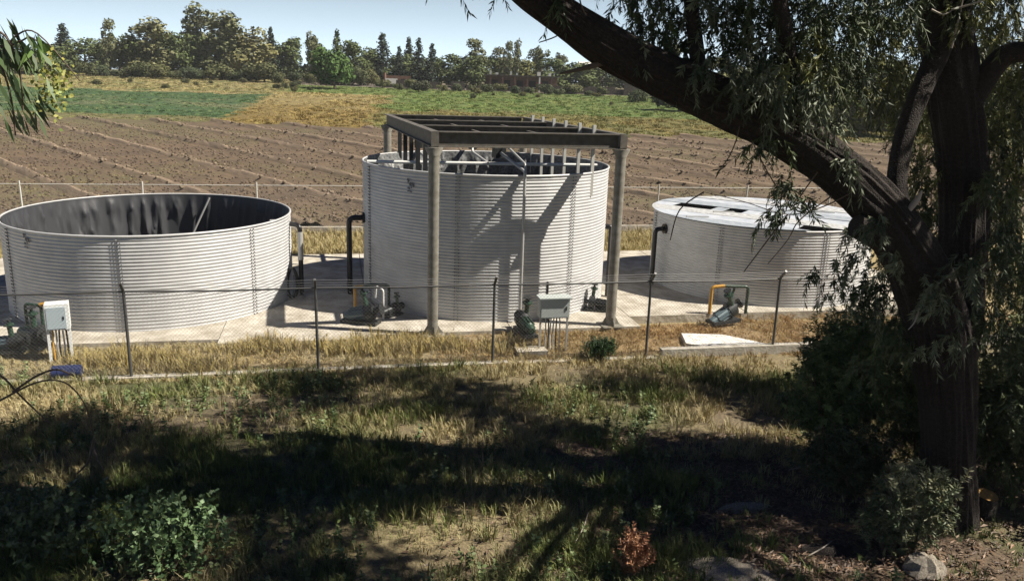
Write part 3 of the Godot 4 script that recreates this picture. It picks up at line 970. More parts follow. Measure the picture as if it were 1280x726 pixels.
func big_tree() -> void:
	var root := thing("willow_tree", "big dark leaning tree with drooping narrow leaves reaching over the tanks", "tree")
	var base := on_ground(7.38, -12.2)
	var q := func(u: float, v: float, z: float, w: float) -> Array: return [px(u, v, z), w * z / LENS * .365]
	# trunk
	var trunk := [[base + Vector3(-.02, -.3, .0), .56], [base + Vector3(-.04, .15, 0), .43], q.call(1186, 585, 12.2, 88), q.call(1184, 500, 12.25, 92), q.call(1174, 420, 12.3, 105), q.call(1152, 345, 12.3, 96),
		q.call(1105, 268, 12.2, 82), q.call(1045, 210, 12.1, 76), q.call(975, 163, 12.0, 74), q.call(900, 127, 11.9, 76), q.call(815, 88, 11.8, 72), q.call(735, 42, 11.6, 62), q.call(665, -8, 11.4, 54), q.call(560, -95, 11.2, 44), q.call(430, -170, 11.0, 30), q.call(330, -200, 10.8, 16)]
	part("trunk", limb_mesh(trunk, 30, 96, .2), mats.bark, root)
	var stem := [q.call(1186, 470, 12.35, 80), q.call(1196, 400, 12.7, 80), q.call(1204, 300, 13.0, 74), q.call(1203, 200, 13.2, 74), q.call(1190, 90, 13.3, 78), q.call(1180, 10, 13.4, 74), q.call(1170, -80, 13.5, 60), q.call(1120, -220, 13.6, 46), q.call(1060, -330, 13.6, 26)]
	part("limb", limb_mesh(stem, 20, 72, .2), mats.bark, root)
	part("limb", limb_mesh([q.call(1128, 268, 12.4, 34), q.call(1122, 225, 12.5, 32), q.call(1134, 160, 12.7, 32), q.call(1158, 100, 12.9, 34), q.call(1185, 40, 13.2, 40)], 8, 16, .15), mats.bark, root)
	part("limb", limb_mesh([q.call(1200, 150, 13.2, 40), q.call(1250, 75, 13.0, 34), q.call(1300, 60, 12.8, 30), q.call(1420, 10, 12.6, 24), q.call(1560, -90, 12.4, 14)], 8, 14, .15), mats.bark, root)
	part("limb", limb_mesh([q.call(878, 122, 11.9, 30), q.call(868, 40, 12.0, 24), q.call(855, -60, 12.2, 20), q.call(830, -190, 12.6, 14)], 8, 12, .12), mats.bark, root)
	part("limb", limb_mesh([q.call(1005, 172, 12.0, 34), q.call(985, 60, 11.6, 26), q.call(960, -70, 11.2, 20), q.call(900, -220, 10.6, 12)], 8, 12, .12), mats.bark, root)
	# broken stub under the limb and pale torn wood on the fork
	part("stub", limb_mesh([q.call(1110, 300, 12.1, 50), q.call(1085, 288, 11.95, 44), q.call(1070, 282, 11.9, 40)], 6, 14, .15), mats.bark, root)
	part("stub", limb_mesh([q.call(785, 66, 11.7, 14), q.call(742, 82, 11.6, 10), q.call(700, 92, 11.6, 3)], 5, 7, 0.0), mats.twig, root)
	part("torn_wood", limb_mesh([q.call(1136, 262, 12.05, 12), q.call(1147, 250, 12.0, 10), q.call(1153, 238, 12.0, 3)], 4, 7, 0.0), mats.dead_wood, root)
	# bare pale twigs
	for t in [[[1190, 12, 12.6], [1225, 2, 12.4], [1262, -12, 12.2]], [[1190, 60, 12.7], [1200, 20, 12.6], [1206, -10, 12.5]], [[1165, 12, 12.7], [1180, 18, 12.6], [1192, 12, 12.6]],
			[[1150, 385, 11.7], [1144, 402, 11.65], [1136, 412, 11.6]], [[1196, 380, 12.0], [1202, 420, 11.95], [1200, 455, 11.9]]]:
		var cp := []
		for k in t.size(): cp.append(q.call(t[k][0], t[k][1], t[k][2], 4.0 - k * 1.2))
		part("twig", limb_mesh(cp, 4, 5, 0.0), mats.dead_wood, root)
	# twigs that cross the roofed tank, and others under the limb
	for t in [[[1075, 235, 11.9], [1030, 258, 11.8], [985, 268, 11.7], [930, 252, 11.6], [880, 240, 11.5]], [[1040, 245, 11.8], [1000, 275, 11.75], [985, 300, 11.7], [960, 330, 11.7]], [[985, 268, 11.7], [960, 300, 11.7], [930, 340, 11.6]],
			[[930, 130, 11.8], [922, 170, 11.7], [912, 195, 11.7], [900, 212, 11.6]], [[1030, 205, 11.9], [1010, 232, 11.8], [990, 262, 11.7]], [[712, 34, 11.55], [694, 46, 11.5], [674, 53, 11.4]],
			[[880, 240, 11.5], [850, 262, 11.5], [838, 300, 11.5]], [[720, -20, 11.5], [728, 10, 11.4], [740, 30, 11.4]], [[990, 262, 11.7], [960, 215, 11.6], [940, 175, 11.6]]]:
		var cp := []
		for k in t.size(): cp.append(q.call(t[k][0], t[k][1], t[k][2], 2.8 - k * .45))
		part("twig", limb_mesh(cp, 5, 5, 0.0), mats.twig, root)
	# foliage
	var kinds := [spray_mesh(11, .45, 24, .125, .024, .85), spray_mesh(12, .58, 26, .13, .022, .95), spray_mesh(13, .36, 22, .115, .026, .65)]
	var sets := [[[], []], [[], []], [[], []]]
	var dark := Color(.024, .042, .016); var mid := Color(.085, .12, .038); var gold := Color(.22, .23, .06); var grey := Color(.19, .22, .14)
	# seen in the picture: [u, v, depth, radius in metres, count, pale colour]
	for k in [[760, -30, 12.2, .5, 26, mid], [790, 40, 12.4, .42, 34, mid], [825, 10, 12.4, .6, 90, mid], [845, 60, 12.3, .45, 60, mid], [880, 5, 12.2, .55, 80, grey], [905, 65, 12.3, .5, 70, mid], [930, 15, 12.2, .6, 110, mid], [950, 85, 11.6, .45, 70, grey],
			[985, 25, 12.0, .7, 150, mid], [1000, 90, 11.6, .5, 90, gold], [1030, 50, 11.9, .65, 150, mid], [1050, 105, 12.6, .5, 80, mid], [1075, 20, 12.4, .7, 150, mid], [1110, 60, 12.9, .5, 70, gold], [1125, -10, 12.8, .7, 120, mid],
			[930, 120, 11.4, .3, 40, grey], [975, 130, 11.3, .35, 50, grey], [870, 100, 11.5, .25, 22, grey], [1015, 140, 11.3, .3, 40, grey], [800, 75, 11.5, .16, 9, grey], [1040, 170, 11.4, .2, 16, grey],
			[965, 190, 11.7, .16, 12, mid], [945, 200, 11.7, .14, 9, mid], [985, 245, 11.6, .2, 16, mid], [1000, 268, 11.7, .16, 12, mid], [970, 280, 11.7, .16, 8, mid], [1060, 215, 11.6, .18, 14, grey], [1095, 300, 11.5, .22, 18, grey], [1120, 340, 11.4, .18, 12, grey],
			[1165, 370, 11.5, .22, 18, grey], [1180, 395, 11.5, .2, 14, grey], [1215, 350, 11.7, .3, 26, grey], [1195, 440, 11.6, .2, 14, grey], [1160, 450, 11.6, .16, 8, grey], [1225, 20, 12.6, .5, 50, gold], [1262, 110, 13.6, .7, 110, gold], [1240, 175, 13.6, .5, 70, gold],
			[1270, 230, 13.4, .6, 90, gold], [1245, 300, 13.4, .5, 70, mid], [1275, 360, 13.2, .6, 90, mid], [1150, 215, 13.6, .5, 60, gold], [1150, 320, 13.4, .4, 40, mid], [630, -8, 11.0, .12, 4, mid], [555, -16, 11.0, .14, 5, mid], [690, 15, 11.3, .12, 4, mid],
			[1240, 250, 12.4, .35, 40, mid], [1255, 330, 12.3, .4, 50, mid], [1230, 410, 12.2, .35, 40, mid], [1145, 40, 14.0, .7, 90, mid], [1062, 335, 13.0, .3, 22, grey], [1085, 385, 13.0, .35, 34, grey], [1040, 372, 13.4, .25, 14, mid], [1022, 350, 13.4, .16, 7, mid], [1105, 330, 12.8, .25, 20, grey], [1065, 300, 12.8, .16, 8, grey], [1120, 430, 12.4, .3, 26, mid], [1090, 470, 12.4, .3, 24, mid], [1262, 440, 12.6, .5, 70, mid], [1270, 520, 12.8, .5, 70, mid], [1255, 600, 12.6, .4, 50, mid], [1215, 260, 14.2, .8, 120, gold], [1250, 40, 14.4, .9, 150, gold], [1280, 150, 14.4, .9, 150, gold], [1140, 150, 14.6, .6, 80, gold], [1160, 280, 14.2, .6, 70, mid], [1130, 420, 13.4, .5, 70, mid], [1090, 370, 13.2, .4, 50, mid], [1100, 120, 14.0, .5, 50, gold]]:
		var at := px(k[0], k[1], k[2])
		for j in 3:
			clump(sets[j][0], sets[j][1], at + Vector3(0, .2, 0), Vector3(k[3], k[3] * .9, k[3]), int(ceil(k[4] * .85 / 3.0)), dark, k[5], .92, .8)
	# the crown above the picture, which shades the bank: clumps stand up the sunbeams from the ground that lies in shade
	var along := Vector3(sun_to.x, 0, sun_to.z) / sun_to.y
	var lit := [[Vector2(-.4, -12.0), 2.0, 1.35], [Vector2(.6, -10.0), 1.6, .8], [Vector2(-2.9, -15.3), 1.7, .5], [Vector2(2.7, -12.9), .75, .5], [Vector2(3.9, -12.3), .75, .2], [Vector2(-4.5, -14.4), 1.6, .3], [Vector2(-1.0, -14.6), 2.0, .32],
		[Vector2(-5.0, -9.9), .9, .7], [Vector2(-7.2, -12.4), .7, .3], [Vector2(4.2, -10.6), 1.1, .3], [Vector2(7.0, -10.9), 1.6, .6], [Vector2(-2.6, -17.0), 1.0, .25], [Vector2(-6.4, -14.9), .9, .18], [Vector2(1.6, -14.2), .8, .2], [Vector2(-3.6, -11.4), .5, .25], [Vector2(-6.0, -11.3), .45, .2], [Vector2(3.1, -15.0), .6, .16]]
	var made := 0
	var tries := 0
	var placed := []
	while made < 190 and tries < 6000:
		tries += 1
		var g := Vector2(rng.randf_range(-11.5, 6.5), rng.randf_range(-19.0, -8.2))
		var top := -16.2 + .35 * sin(g.x * 1.7) - .12 * g.x
		if g.x > -5.2 and g.x < -.2: top = -18.6 + .3 * absf(g.x + 2.8)
		elif g.x >= -.2: top = -16.6 + .35 * g.x
		if g.y < top + .35: continue
		var bad := false
		for e in lit:
			var d: Vector2 = (g - e[0]) / Vector2(e[1] + .45, e[2] + .35)
			if d.length() < 1.0: bad = true
		for e in placed:
			if (g - e).length() < .55: bad = true
		if bad: continue
		placed.append(g)
		var h := rng.randf_range(10.1, 12.9)
		var at := Vector3(g.x, 0, g.y) + along * h + Vector3(0, h, 0)
		made += 1
		for j in 3: clump(sets[j][0], sets[j][1], at + Vector3(0, .3, 0), Vector3(.85, .7, .75), 26, dark, mid, 1.15, .9)
		if made % 3 == 0:                                        # a bough that carries it
			var from: Vector3 = trunk[12][0] if at.x < 4.0 else stem[7][0]
			if at.x >= 8.0: from = px(1420, 10, 12.6)
			var midp := from.lerp(at, .5) + Vector3(0, .5, 0)
			part("branch", limb_mesh([[from, .09], [midp, .06], [at, .02]], 5, 6, 0.0), mats.twig, root)
	for j in 3:
		copies("foliage", kinds[j], mats.leaf, sets[j][0], sets[j][1], root)

func bush(called: String, label: String, category: String, at: Vector3, r: Vector3, count: int, dark: Color, pale: Color, sprig: Array, size := 1.0, group := "", stems := 6) -> Node3D:
	var o := thing(called, label, category, at, 0.0, group)
	for i in stems:
		var a := TAU * i / stems + rng.randf()
		var e := Vector3(cos(a) * r.x * .6, r.y * rng.randf_range(1.0, 1.5), sin(a) * r.z * .6)
		part("stem", limb_mesh([[Vector3(cos(a) * .06, -.05, sin(a) * .06), .025], [e * .5 + Vector3(0, .1, 0), .018], [e, .006]], 4, 5, 0.0), mats.twig, o)
	for j in sprig.size():
		var tr := []; var cols := []
		for i in int(count / float(sprig.size())):
			var d := Vector3(rng.randfn(), rng.randfn(), rng.randfn()).normalized() * pow(rng.randf(), .4)
			var wob := .8 + .6 * noise.get_noise_3d(d.x * 90.0 + at.x * 30.0, d.y * 90.0, d.z * 90.0)
			var p := Vector3(0, r.y * .95, 0) + d * r * wob
			if p.y < .02: continue
			var b := Basis(Vector3.UP, rng.randf() * TAU) * Basis(Vector3.RIGHT, rng.randf_range(-.7, .7))
			tr.append(Transform3D(b.scaled(Vector3.ONE * size * rng.randf_range(.7, 1.3)), p))
			cols.append(mixc(dark, pale, pow(rng.randf(), 1.7)))
		copies("foliage", sprig[j], mats.leaf, tr, cols, o)
	return o

func tuft_mesh(sd: int, blades: int, h: float, wide: float, spreadr: float) -> ArrayMesh:
	var r := RandomNumberGenerator.new(); r.seed = sd
	var mb := MB.new()
	for i in blades:
		var a := r.randf() * TAU
		var o := Vector3(cos(a), 0, sin(a)) * spreadr * sqrt(r.randf())
		var lean := Vector3(cos(a + r.randf_range(-1, 1)), 0, sin(a + r.randf_range(-1, 1))) * r.randf_range(.15, .8)
		var hh := h * r.randf_range(.5, 1.15)
		var s := Vector3(-sin(a + 1.0), 0, cos(a + 1.0)) * wide * .5
		var m := o + Vector3(0, hh * .6, 0) + lean * hh * .35
		var t := o + Vector3(0, hh * r.randf_range(.75, 1.0), 0) + lean * hh
		var g := r.randf_range(.7, 1.2)
		mb.col = Color(g, g * r.randf_range(.92, 1.05), g * .95)
		var k := mb.v.size()
		for p in [o - s, o + s, m + s * .8, m - s * .8, t]:
			mb.v.append(p); mb.n.append(Vector3.UP); mb.c.append(mb.col)
		for j in [0, 1, 2, 0, 2, 3, 3, 2, 4]: mb.ix.append(k + j)
	return mb.mesh(true)

func build_grass() -> void:
	var kinds := [tuft_mesh(1, 18, .17, .012, .10), tuft_mesh(2, 24, .10, .013, .15), tuft_mesh(3, 16, .32, .012, .09)]
	var sets := [[[], []], [[], []], [[], []]]
	var straw := Color(.36, .295, .145); var pale := Color(.44, .385, .22); var orange := Color(.36, .21, .08); var green := Color(.145, .195, .042); var deep := Color(.05, .088, .024); var gold := Color(.40, .315, .10)
	var put := func(x: float, z: float, j: int, s: float, c: Color) -> void:
		sets[j][0].append(Transform3D(Basis(Vector3.UP, rng.randf() * TAU).scaled(Vector3(s, s * rng.randf_range(.7, 1.3), s)), Vector3(x, gy(x, z) - .01, z)))
		sets[j][1].append(c)
	for i in 26000:                                              # the bank this side of the fence
		var z := -8.6 - 11.5 * rng.randf()
		var x := rng.randf_range(-.75, .75) * (-z + 1.5)
		var w := (Vector3(x, 0, z) - site_o).dot(site_b)
		if w > 0.0: continue
		var a := noise.get_noise_2d(x * 8.0 + 300.0, z * 8.0)
		var d := noise2.get_noise_2d(x * 14.0, z * 14.0)
		if d < -.12 and rng.randf() < .85: continue                 # bare earth shows between
		if x > 3.0 and z > -14.2 and rng.randf() < .85: continue
		var g := clampf(.5 + 1.6 * a + clampf((z + 14.5) * .12, -.2, .35) + rng.randf_range(-.25, .25), 0, 1)
		var c := mixc(mixc(straw, pale, rng.randf()), mixc(green, deep, rng.randf()), g)
		put.call(x, z, [0, 1, 1, 0, 2][rng.randi() % 5], rng.randf_range(.6, 1.25), c)
	for i in 11500:                                              # dry strip between the fence and the slab
		var u := rng.randf_range(-17.0, 13.0); var w := rng.randf_range(-.3, 2.75 if u < 7.0 else 3.7)
		var p := S(u, w)
		if w > 2.3 and rng.randf() < .6 + .3 * noise2.get_noise_2d(u * 40.0, 3.0): continue
		if noise2.get_noise_2d(p.x * 16.0, p.z * 16.0) < -.05 and rng.randf() < .7: continue
		var o := clampf(.5 + u * .07 + .7 * noise.get_noise_2d(p.x * 7.0, p.z * 7.0), 0, 1)
		put.call(p.x, p.z, [0, 1, 1, 1, 1][rng.randi() % 5], rng.randf_range(.5, 1.1), mixc(mixc(straw, pale, rng.randf()), mixc(orange, gold, rng.randf() * .5), o))
	for k in [[470, 436, .55, 150], [435, 440, .4, 90], [520, 432, .45, 100], [345, 436, .45, 100], [305, 440, .35, 60], [130, 455, .5, 120], [175, 450, .4, 80], [240, 460, .5, 90], [560, 436, .3, 60], [640, 438, .4, 60]]:
		var p := gpx(k[0], k[1])
		for i in k[3]: put.call(p.x + rng.randfn() * k[2], p.z + rng.randfn() * k[2] * .6, 2, rng.randf_range(.8, 1.45), mixc(gold, straw, rng.randf()))
	for k in [[920, 478, .6, 160], [860, 470, .5, 90], [800, 492, .5, 100], [700, 505, .7, 130], [500, 520, .7, 130], [220, 560, .6, 120], [60, 560, .7, 120], [830, 605, .4, 130], [640, 600, .8, 160], [500, 640, .6, 120], [840, 700, .35, 110], [720, 690, .4, 90], [400, 560, .6, 90], [990, 480, .3, 60], [820, 500, .3, 60], [380, 480, .8, 160]]:
		var p := gpx(k[0], k[1])
		for i in k[3]: put.call(p.x + rng.randfn() * k[2], p.z + rng.randfn() * k[2] * .5, 2 if rng.randf() < .6 else 0, rng.randf_range(.7, 1.2), mixc(green, mixc(straw, deep, rng.randf()), rng.randf() * .7))
	for i in 9000:                                               # dry strip behind the slab
		var u := rng.randf_range(-24.0, 22.0); var w := rng.randf_range(12.9, 17.8)
		if u > -15.5 and u < -8.5 and w < 13.2: continue
		var p := S(u, w)
		put.call(p.x, p.z, [0, 0, 2][rng.randi() % 3], rng.randf_range(.8, 1.5), mixc(pale, gold, rng.randf() * .6))
	for i in 3500:                                               # weeds over the field, more to one side
		var z := -38.5 - 48.0 * rng.randf(); var x := rng.randf_range(-.72, .6) * -z
		if (Vector3(x, 0, z) - site_o).dot(site_b) < 18.8: continue
		if noise.get_noise_2d(x * 2.2 + 90.0, z * 2.2) + clampf((-x - 22.0) * .03, 0, .35) < .08: continue
		var s := rng.randf_range(.5, 1.1)
		sets[1][0].append(Transform3D(Basis(Vector3.UP, rng.randf() * TAU).scaled(Vector3(s, s, s)), Vector3(x, rise(z) + .12, z)))
		sets[1][1].append(mixc(Color(.20, .20, .07), Color(.33, .28, .13), rng.randf()))
	for j in 3:
		tag(copies("grass", kinds[j], mats.grass, sets[j][0], sets[j][1], self), ["dry and green grass growing over the bank and beside the slab", "short grass covering the bank and the strip along the fence", "taller grass clumps standing along the fence and on the bank"][j], "grass")
	# meadow beyond the field: low clumps
	var mk := tuft_mesh(9, 40, .26, .05, .8)
	var tr := []; var cols := []
	for i in 14000:
		var z := -90.0 - 135.0 * rng.randf(); var x := rng.randf_range(-.70, .70) * -z
		if z < -193 and x > -45: continue
		var s := rng.randf_range(.7, 1.5) * (.7 if x < -30 and z > -150 else 1.0)
		tr.append(Transform3D(Basis(Vector3.UP, rng.randf() * TAU).scaled(Vector3(s, s * .8, s)), Vector3(x, rise(z) - .03, z)))
		var c := zone(x, z)
		cols.append(mixc(c * 1.25, Color(.30, .29, .10), .5 if rng.randf() < .10 else rng.randf() * .15))
	tag(copies("meadow_grass", mk, mats.grass, tr, cols, self), "green and ochre grass clumps of the meadows beyond the ploughed field", "grass")
	# leafy weeds on the shaded bank
	var wk := spray_mesh(77, .34, 14, .075, .045, .12)
	tr = []; cols = []
	for i in 2600:
		var z := -9.0 - 8.5 * rng.randf(); var x := rng.randf_range(-.75, .5) * (-z + 1.0)
		if noise.get_noise_2d(x * 10.0 - 70.0, z * 10.0) < .02 + .025 * maxf(x, -4.0): continue
		var s := rng.randf_range(.5, 1.2)
		tr.append(Transform3D(Basis(Vector3.UP, rng.randf() * TAU).scaled(Vector3.ONE * s), Vector3(x, gy(x, z), z)))
		cols.append(mixc(Color(.05, .09, .025), Color(.13, .17, .06), rng.randf()))
	tag(copies("weeds", wk, mats.leaf, tr, cols, self), "leafy green weeds growing among the grass of the shaded bank", "weeds")
	# leaf litter and bark under the big tree
	var lk := MB.new()
	leaf(lk, Vector3.ZERO, Vector3(.9, .15, 0).normalized(), Vector3(0, .25, 1).normalized(), .11, .035)
	leaf(lk, Vector3(.02, .01, .04), Vector3(-.3, .2, .9).normalized(), Vector3(1, .3, 0).normalized(), .09, .02)
	lk.v[2].y -= .03
	tr = []; cols = []
	for i in 9000:
		var z := -8.8 - 6.6 * rng.randf(); var x := 4.6 + rng.randfn() * 2.2
		var s := rng.randf_range(.6, 1.6)
		tr.append(Transform3D(Basis(Vector3.UP, rng.randf() * TAU).scaled(Vector3.ONE * s), Vector3(x, gy(x, z) + rng.randf() * .04, z)))
		cols.append(mixc(Color(.05, .03, .02), Color(.24, .15, .09), pow(rng.randf(), 2.0)))
	tag(copies("leaf_litter", lk.mesh(true), mats.leaf, tr, cols, self), "dark dry leaf litter and bark scraps under the big tree", "litter")

func build_bank_plants() -> void:
	var broad := [spray_mesh(31, .40, 15, .085, .058, .0), spray_mesh(32, .34, 13, .08, .052, .05)]
	var fine := [spray_mesh(33, .45, 26, .10, .022, .25), spray_mesh(34, .5, 28, .09, .024, .5)]
	var small := [spray_mesh(35, .3, 22, .05, .022, .1)]
	bush("leafy_shrub", "bright broad leaved shrub on the shaded bank", "shrub", on_ground(-4.75, -10.1), Vector3(.95, .5, .75), 190, Color(.04, .08, .028), Color(.12, .19, .085), broad, 1.0, "", 7)
	bush("leafy_shrub", "low dark broad leaved shrub spreading beside the brighter one", "shrub", on_ground(-6.6, -10.4), Vector3(1.2, .4, .9), 200, Color(.03, .06, .022), Color(.09, .135, .06), broad, .9, "", 7)
	bush("leafy_shrub", "dense dark evergreen shrub between the front fence and the big tree", "shrub", on_ground(6.15, -14.2), Vector3(1.15, 1.65, 1.0), 1250, Color(.03, .058, .018), Color(.11, .16, .045), fine, 1.0)
	bush("leafy_shrub", "green shrub at the fence footing beside the dark evergreen shrub", "shrub", on_ground(7.4, -16.4), Vector3(1.2, 1.35, 1.0), 1100, Color(.03, .055, .02), Color(.11, .14, .05), fine, 1.0)
	bush("leafy_shrub", "tall dark shrub pressed against the far side of the big trunk", "shrub", on_ground(7.55, -13.6), Vector3(1.0, 1.65, .8), 1300, Color(.03, .052, .018), Color(.12, .15, .05), fine, 1.0)
	bush("leafy_shrub", "low dark thicket in front of the dense evergreen shrub", "shrub", on_ground(5.9, -13.0), Vector3(.95, .7, .6), 520, Color(.018, .034, .013), Color(.07, .09, .035), fine, .95)
	bush("leafy_shrub", "dark shrub filling the ground between stump and tall green shrub", "shrub", on_ground(9.2, -12.5), Vector3(.8, 1.0, .7), 620, Color(.03, .05, .02), Color(.14, .16, .07), fine, .95)
	bush("leafy_shrub", "straggly grey green shrub around the foot of the big trunk", "shrub", on_ground(6.25, -11.25), Vector3(.75, .8, .6), 420, Color(.05, .075, .03), Color(.27, .27, .16), fine, .95)
	bush("leafy_shrub", "low sprouts in the litter between the boulder and the trunk", "shrub", on_ground(5.9, -11.2), Vector3(.55, .35, .5), 120, Color(.04, .06, .025), Color(.19, .2, .1), fine, .8)
	bush("leafy_shrub", "tall green shrub growing behind the sawn stump", "shrub", on_ground(9.6, -13.4), Vector3(1.15, 1.7, 1.0), 1000, Color(.035, .06, .02), Color(.15, .18, .06), fine, 1.0)
	bush("leafy_shrub", "loose green shrub growing between the tall green shrub and the fence", "shrub", on_ground(10.6, -15.0), Vector3(1.4, 1.9, 1.0), 1100, Color(.035, .06, .02), Color(.17, .19, .06), fine, 1.0)
	bush("leafy_shrub", "sparse green shrub against the sunlit side of the big trunk", "shrub", on_ground(8.75, -13.4), Vector3(.8, 1.5, .7), 620, Color(.035, .06, .02), Color(.16, .18, .07), fine, 1.0)
	bush("leafy_shrub", "low leafy shrub next to the sawn stump", "shrub", on_ground(9.0, -11.6), Vector3(.5, .45, .4), 200, Color(.05, .085, .035), Color(.17, .22, .11), broad, .5)
	bush("leafy_shrub", "round dark green bush at the fence beside the grey cabinet", "shrub", gpx(751, 449), Vector3(.52, .26, .4), 330, Color(.025, .06, .02), Color(.06, .12, .03), small, .8)
	bush("dead_weed", "rust brown dead weed standing in the grass of the bank", "weed", on_ground(1.85, -10.25), Vector3(.22, .32, .2), 150, Color(.20, .08, .04), Color(.42, .24, .13), small, 1.0, "", 4)
	# a leafy tree behind the trunk, at the edge
	var o := thing("leafy_tree", "sunlit yellow green tree behind the big dark trunk", "tree", on_ground(11.6, -17.5))
	part("trunk", limb_mesh([[Vector3(0, -.2, 0), .3], [Vector3(.1, 2, 0), .22], [Vector3(-.3, 4.5, .2), .16], [Vector3(-.6, 7.5, .1), .07]], 6, 12, .12), mats.bark, o)
	part("limb", limb_mesh([[Vector3(.0, 2.6, 0), .14], [Vector3(-1.2, 4.2, .4), .1], [Vector3(-2.2, 6.0, .7), .04]], 5, 8, 0.0), mats.bark, o)
	var hang := [spray_mesh(41, .62, 28, .12, .022, 1.0), spray_mesh(42, .5, 26, .12, .022, .8)]
	for j in 2:
		var tr := []; var cols := []
		for k in [[-.6, 7.0, 0, 1.3], [-2.2, 6.0, .5, 1.2], [.6, 6.0, .3, 1.2], [-1.4, 4.6, .6, 1.1], [-2.8, 4.4, .2, 1.0], [0, 4.4, .8, 1.1], [-1.0, 3.1, .8, .9], [-2.6, 2.9, .6, .8], [-3.4, 7.0, .2, .9], [-2.0, 8.2, 0, 1.2], [.4, 8.6, 0, 1.2], [-.2, 2.0, .9, .8]]:
			clump(tr, cols, Vector3(k[0], k[1], k[2]), Vector3.ONE * k[3], 85, Color(.06, .08, .025), Color(.24, .23, .06), 1.0, .5)
		copies("foliage", hang[j], mats.leaf, tr, cols, o)
	# branch that hangs into the picture close by, from a tree standing outside it
	o = thing("pepper_tree", "tree whose drooping leafy branch with yellow blossom hangs against the sky", "tree")
	part("trunk", limb_mesh([[Vector3(-6.4, -.3, -4.6), .34], [Vector3(-6.3, 3, -4.6), .26], [Vector3(-5.2, 6.4, -4.2), .2], [Vector3(-3.6, 8.3, -3.8), .12], [Vector3(-2.5, 8.3, -3.4), .05], [px(-40, 40, 3.2), .02]], 8, 14, .12), mats.bark, o)
	for t in [[[-40, 40], [0, 80], [40, 70], [60, 62], [85, 80]], [[-30, 90], [0, 100], [30, 60], [75, 55], [160, 150]], [[-40, 40], [10, 60], [38, 130], [45, 210]], [[-30, 60], [5, 130], [22, 190], [30, 260]]]:
		var cp := []
		for k in t.size(): cp.append([px(t[k][0] * .62, t[k][1] * .62 + 8.0, 3.1), .005 - .0007 * k])
		part("twig", limb_mesh(cp, 5, 5, 0.0), mats.twig, o)
	var mb := MB.new()
	for k in 95:
		mb.col = Color(.07, .11, .04) * rng.randf_range(.6, 1.5)
		var at := px(rng.randf_range(-14, 56), rng.randf_range(60, 150), 3.1 + rng.randf_range(-.1, .15))
		if rng.randf() < .35: at = px(rng.randf_range(-10, 30), rng.randf_range(20, 70), 3.1)
		var d := Vector3(rng.randf_range(.1, .7), -1.0, rng.randf_range(-.3, .3)).normalized()
		leaf(mb, at, d, d.cross(Vector3(rng.randf_range(-1, 1), 0, rng.randf_range(.2, 1))).normalized(), rng.randf_range(.07, .12), rng.randf_range(.013, .02))
	for k in 16:
		mb.col = Color(.16, .26, .07) * rng.randf_range(.8, 1.4)
		var at := px(rng.randf_range(32, 50), rng.randf_range(38, 60), 3.1)
		var d := Vector3(rng.randf_range(-.5, .6), -.6, rng.randf_range(-.3, .3)).normalized()
		leaf(mb, at, d, d.cross(Vector3(0, 0, 1)).normalized(), rng.randf_range(.06, .13), .016)
	part("leaves", mb.mesh(true), mats.leaf, o).set_meta("kind", "stuff")
	mb = MB.new()
	for k in 240:
		mb.col = mixc(Color(.30, .28, .06), Color(.16, .22, .06), rng.randf())
		var at := px(66 + rng.randfn() * 11.0, 108 + rng.randfn() * 17.0, 3.1 + rng.randfn() * .03)
		var d := Vector3(rng.randfn(), rng.randfn(), rng.randfn()).normalized()
		leaf(mb, at, d, d.cross(Vector3(.3, .2, 1)).normalized(), .02, .012)
	part("blossom", mb.mesh(true), mats.leaf, o).set_meta("kind", "stuff")
	# dead arching branch
	o = thing("dead_branch", "bare dead branch arching over the grass by the white cabinet", "branch")
	for t in [[[-40, 520, 11.0], [0, 500, 11.2], [45, 478, 11.3], [80, 478, 11.4], [105, 505, 11.5], [116, 545, 11.6], [117, 575, 11.6]], [[116, 548, 11.6], [110, 575, 11.6], [96, 592, 11.6]], [[116, 560, 11.6], [122, 575, 11.5], [129, 588, 11.5]], [[-40, 455, 11.0], [0, 470, 11.1], [25, 495, 11.2], [62, 530, 11.3]], [[15, 490, 11.1], [45, 470, 11.2], [70, 462, 11.3], [92, 470, 11.4]]]:
		var cp := []
		for k in t.size(): cp.append([px(t[k][0], t[k][1], t[k][2]), .018 - .0022 * k])
		part("twig", limb_mesh(cp, 5, 6, 0.0), mats.twig, o)
	# stump, boulder, flat stones, sticks
	var g := on_ground(8.0, -12.35)
	o = thing("tree_stump", "sawn tree stump with orange cut face beside the big trunk", "stump", g)
	mb = MB.new(); mb.tube([Vector3(0, -.2, 0), Vector3(0, .05, 0), Vector3(.02, .40, .02)], [.24, .2, .175], 18, false, noise2, .2)
	part("bark", mb.mesh(), mats.bark, o)
	mb = MB.new(); mb.tube([Vector3(.02, .37, .02), Vector3(.022, .405, .03)], [.165, .165], 18)
	part("cut_face", mb.mesh(), mats.sawn_wood, o)
	for k in [[1155, 712, .3, Vector3(1.0, .75, .8), "pale rough boulder lying in the litter below the big tree", "boulder"], [930, 637, .5, Vector3(1.0, .14, .3), "long flat pale stone in the shade of the big tree", "flat_stone"], [915, 718, .62, Vector3(1.2, .1, .6), "wide flat grey rock at the lower edge of the bank", "flat_stone"], [1030, 690, .3, Vector3(1.6, .35, .6), "brown mound of bark and earth by the boulder", "earth_mound"]]:
		var p := gpx(k[0], k[1])
		var st := top_mesh(k[5], lump(k[2], 14, 7, .16), mats.stone if k[5] != "earth_mound" else mats.bark)
		st.position = Vector3(p.x, gy(p.x, p.z) + .02, p.z)
		st.scale = k[3]
		st.rotation.y = rng.randf_range(-.3, .3)
		tag(st, k[4], k[5].replace("_", " "))
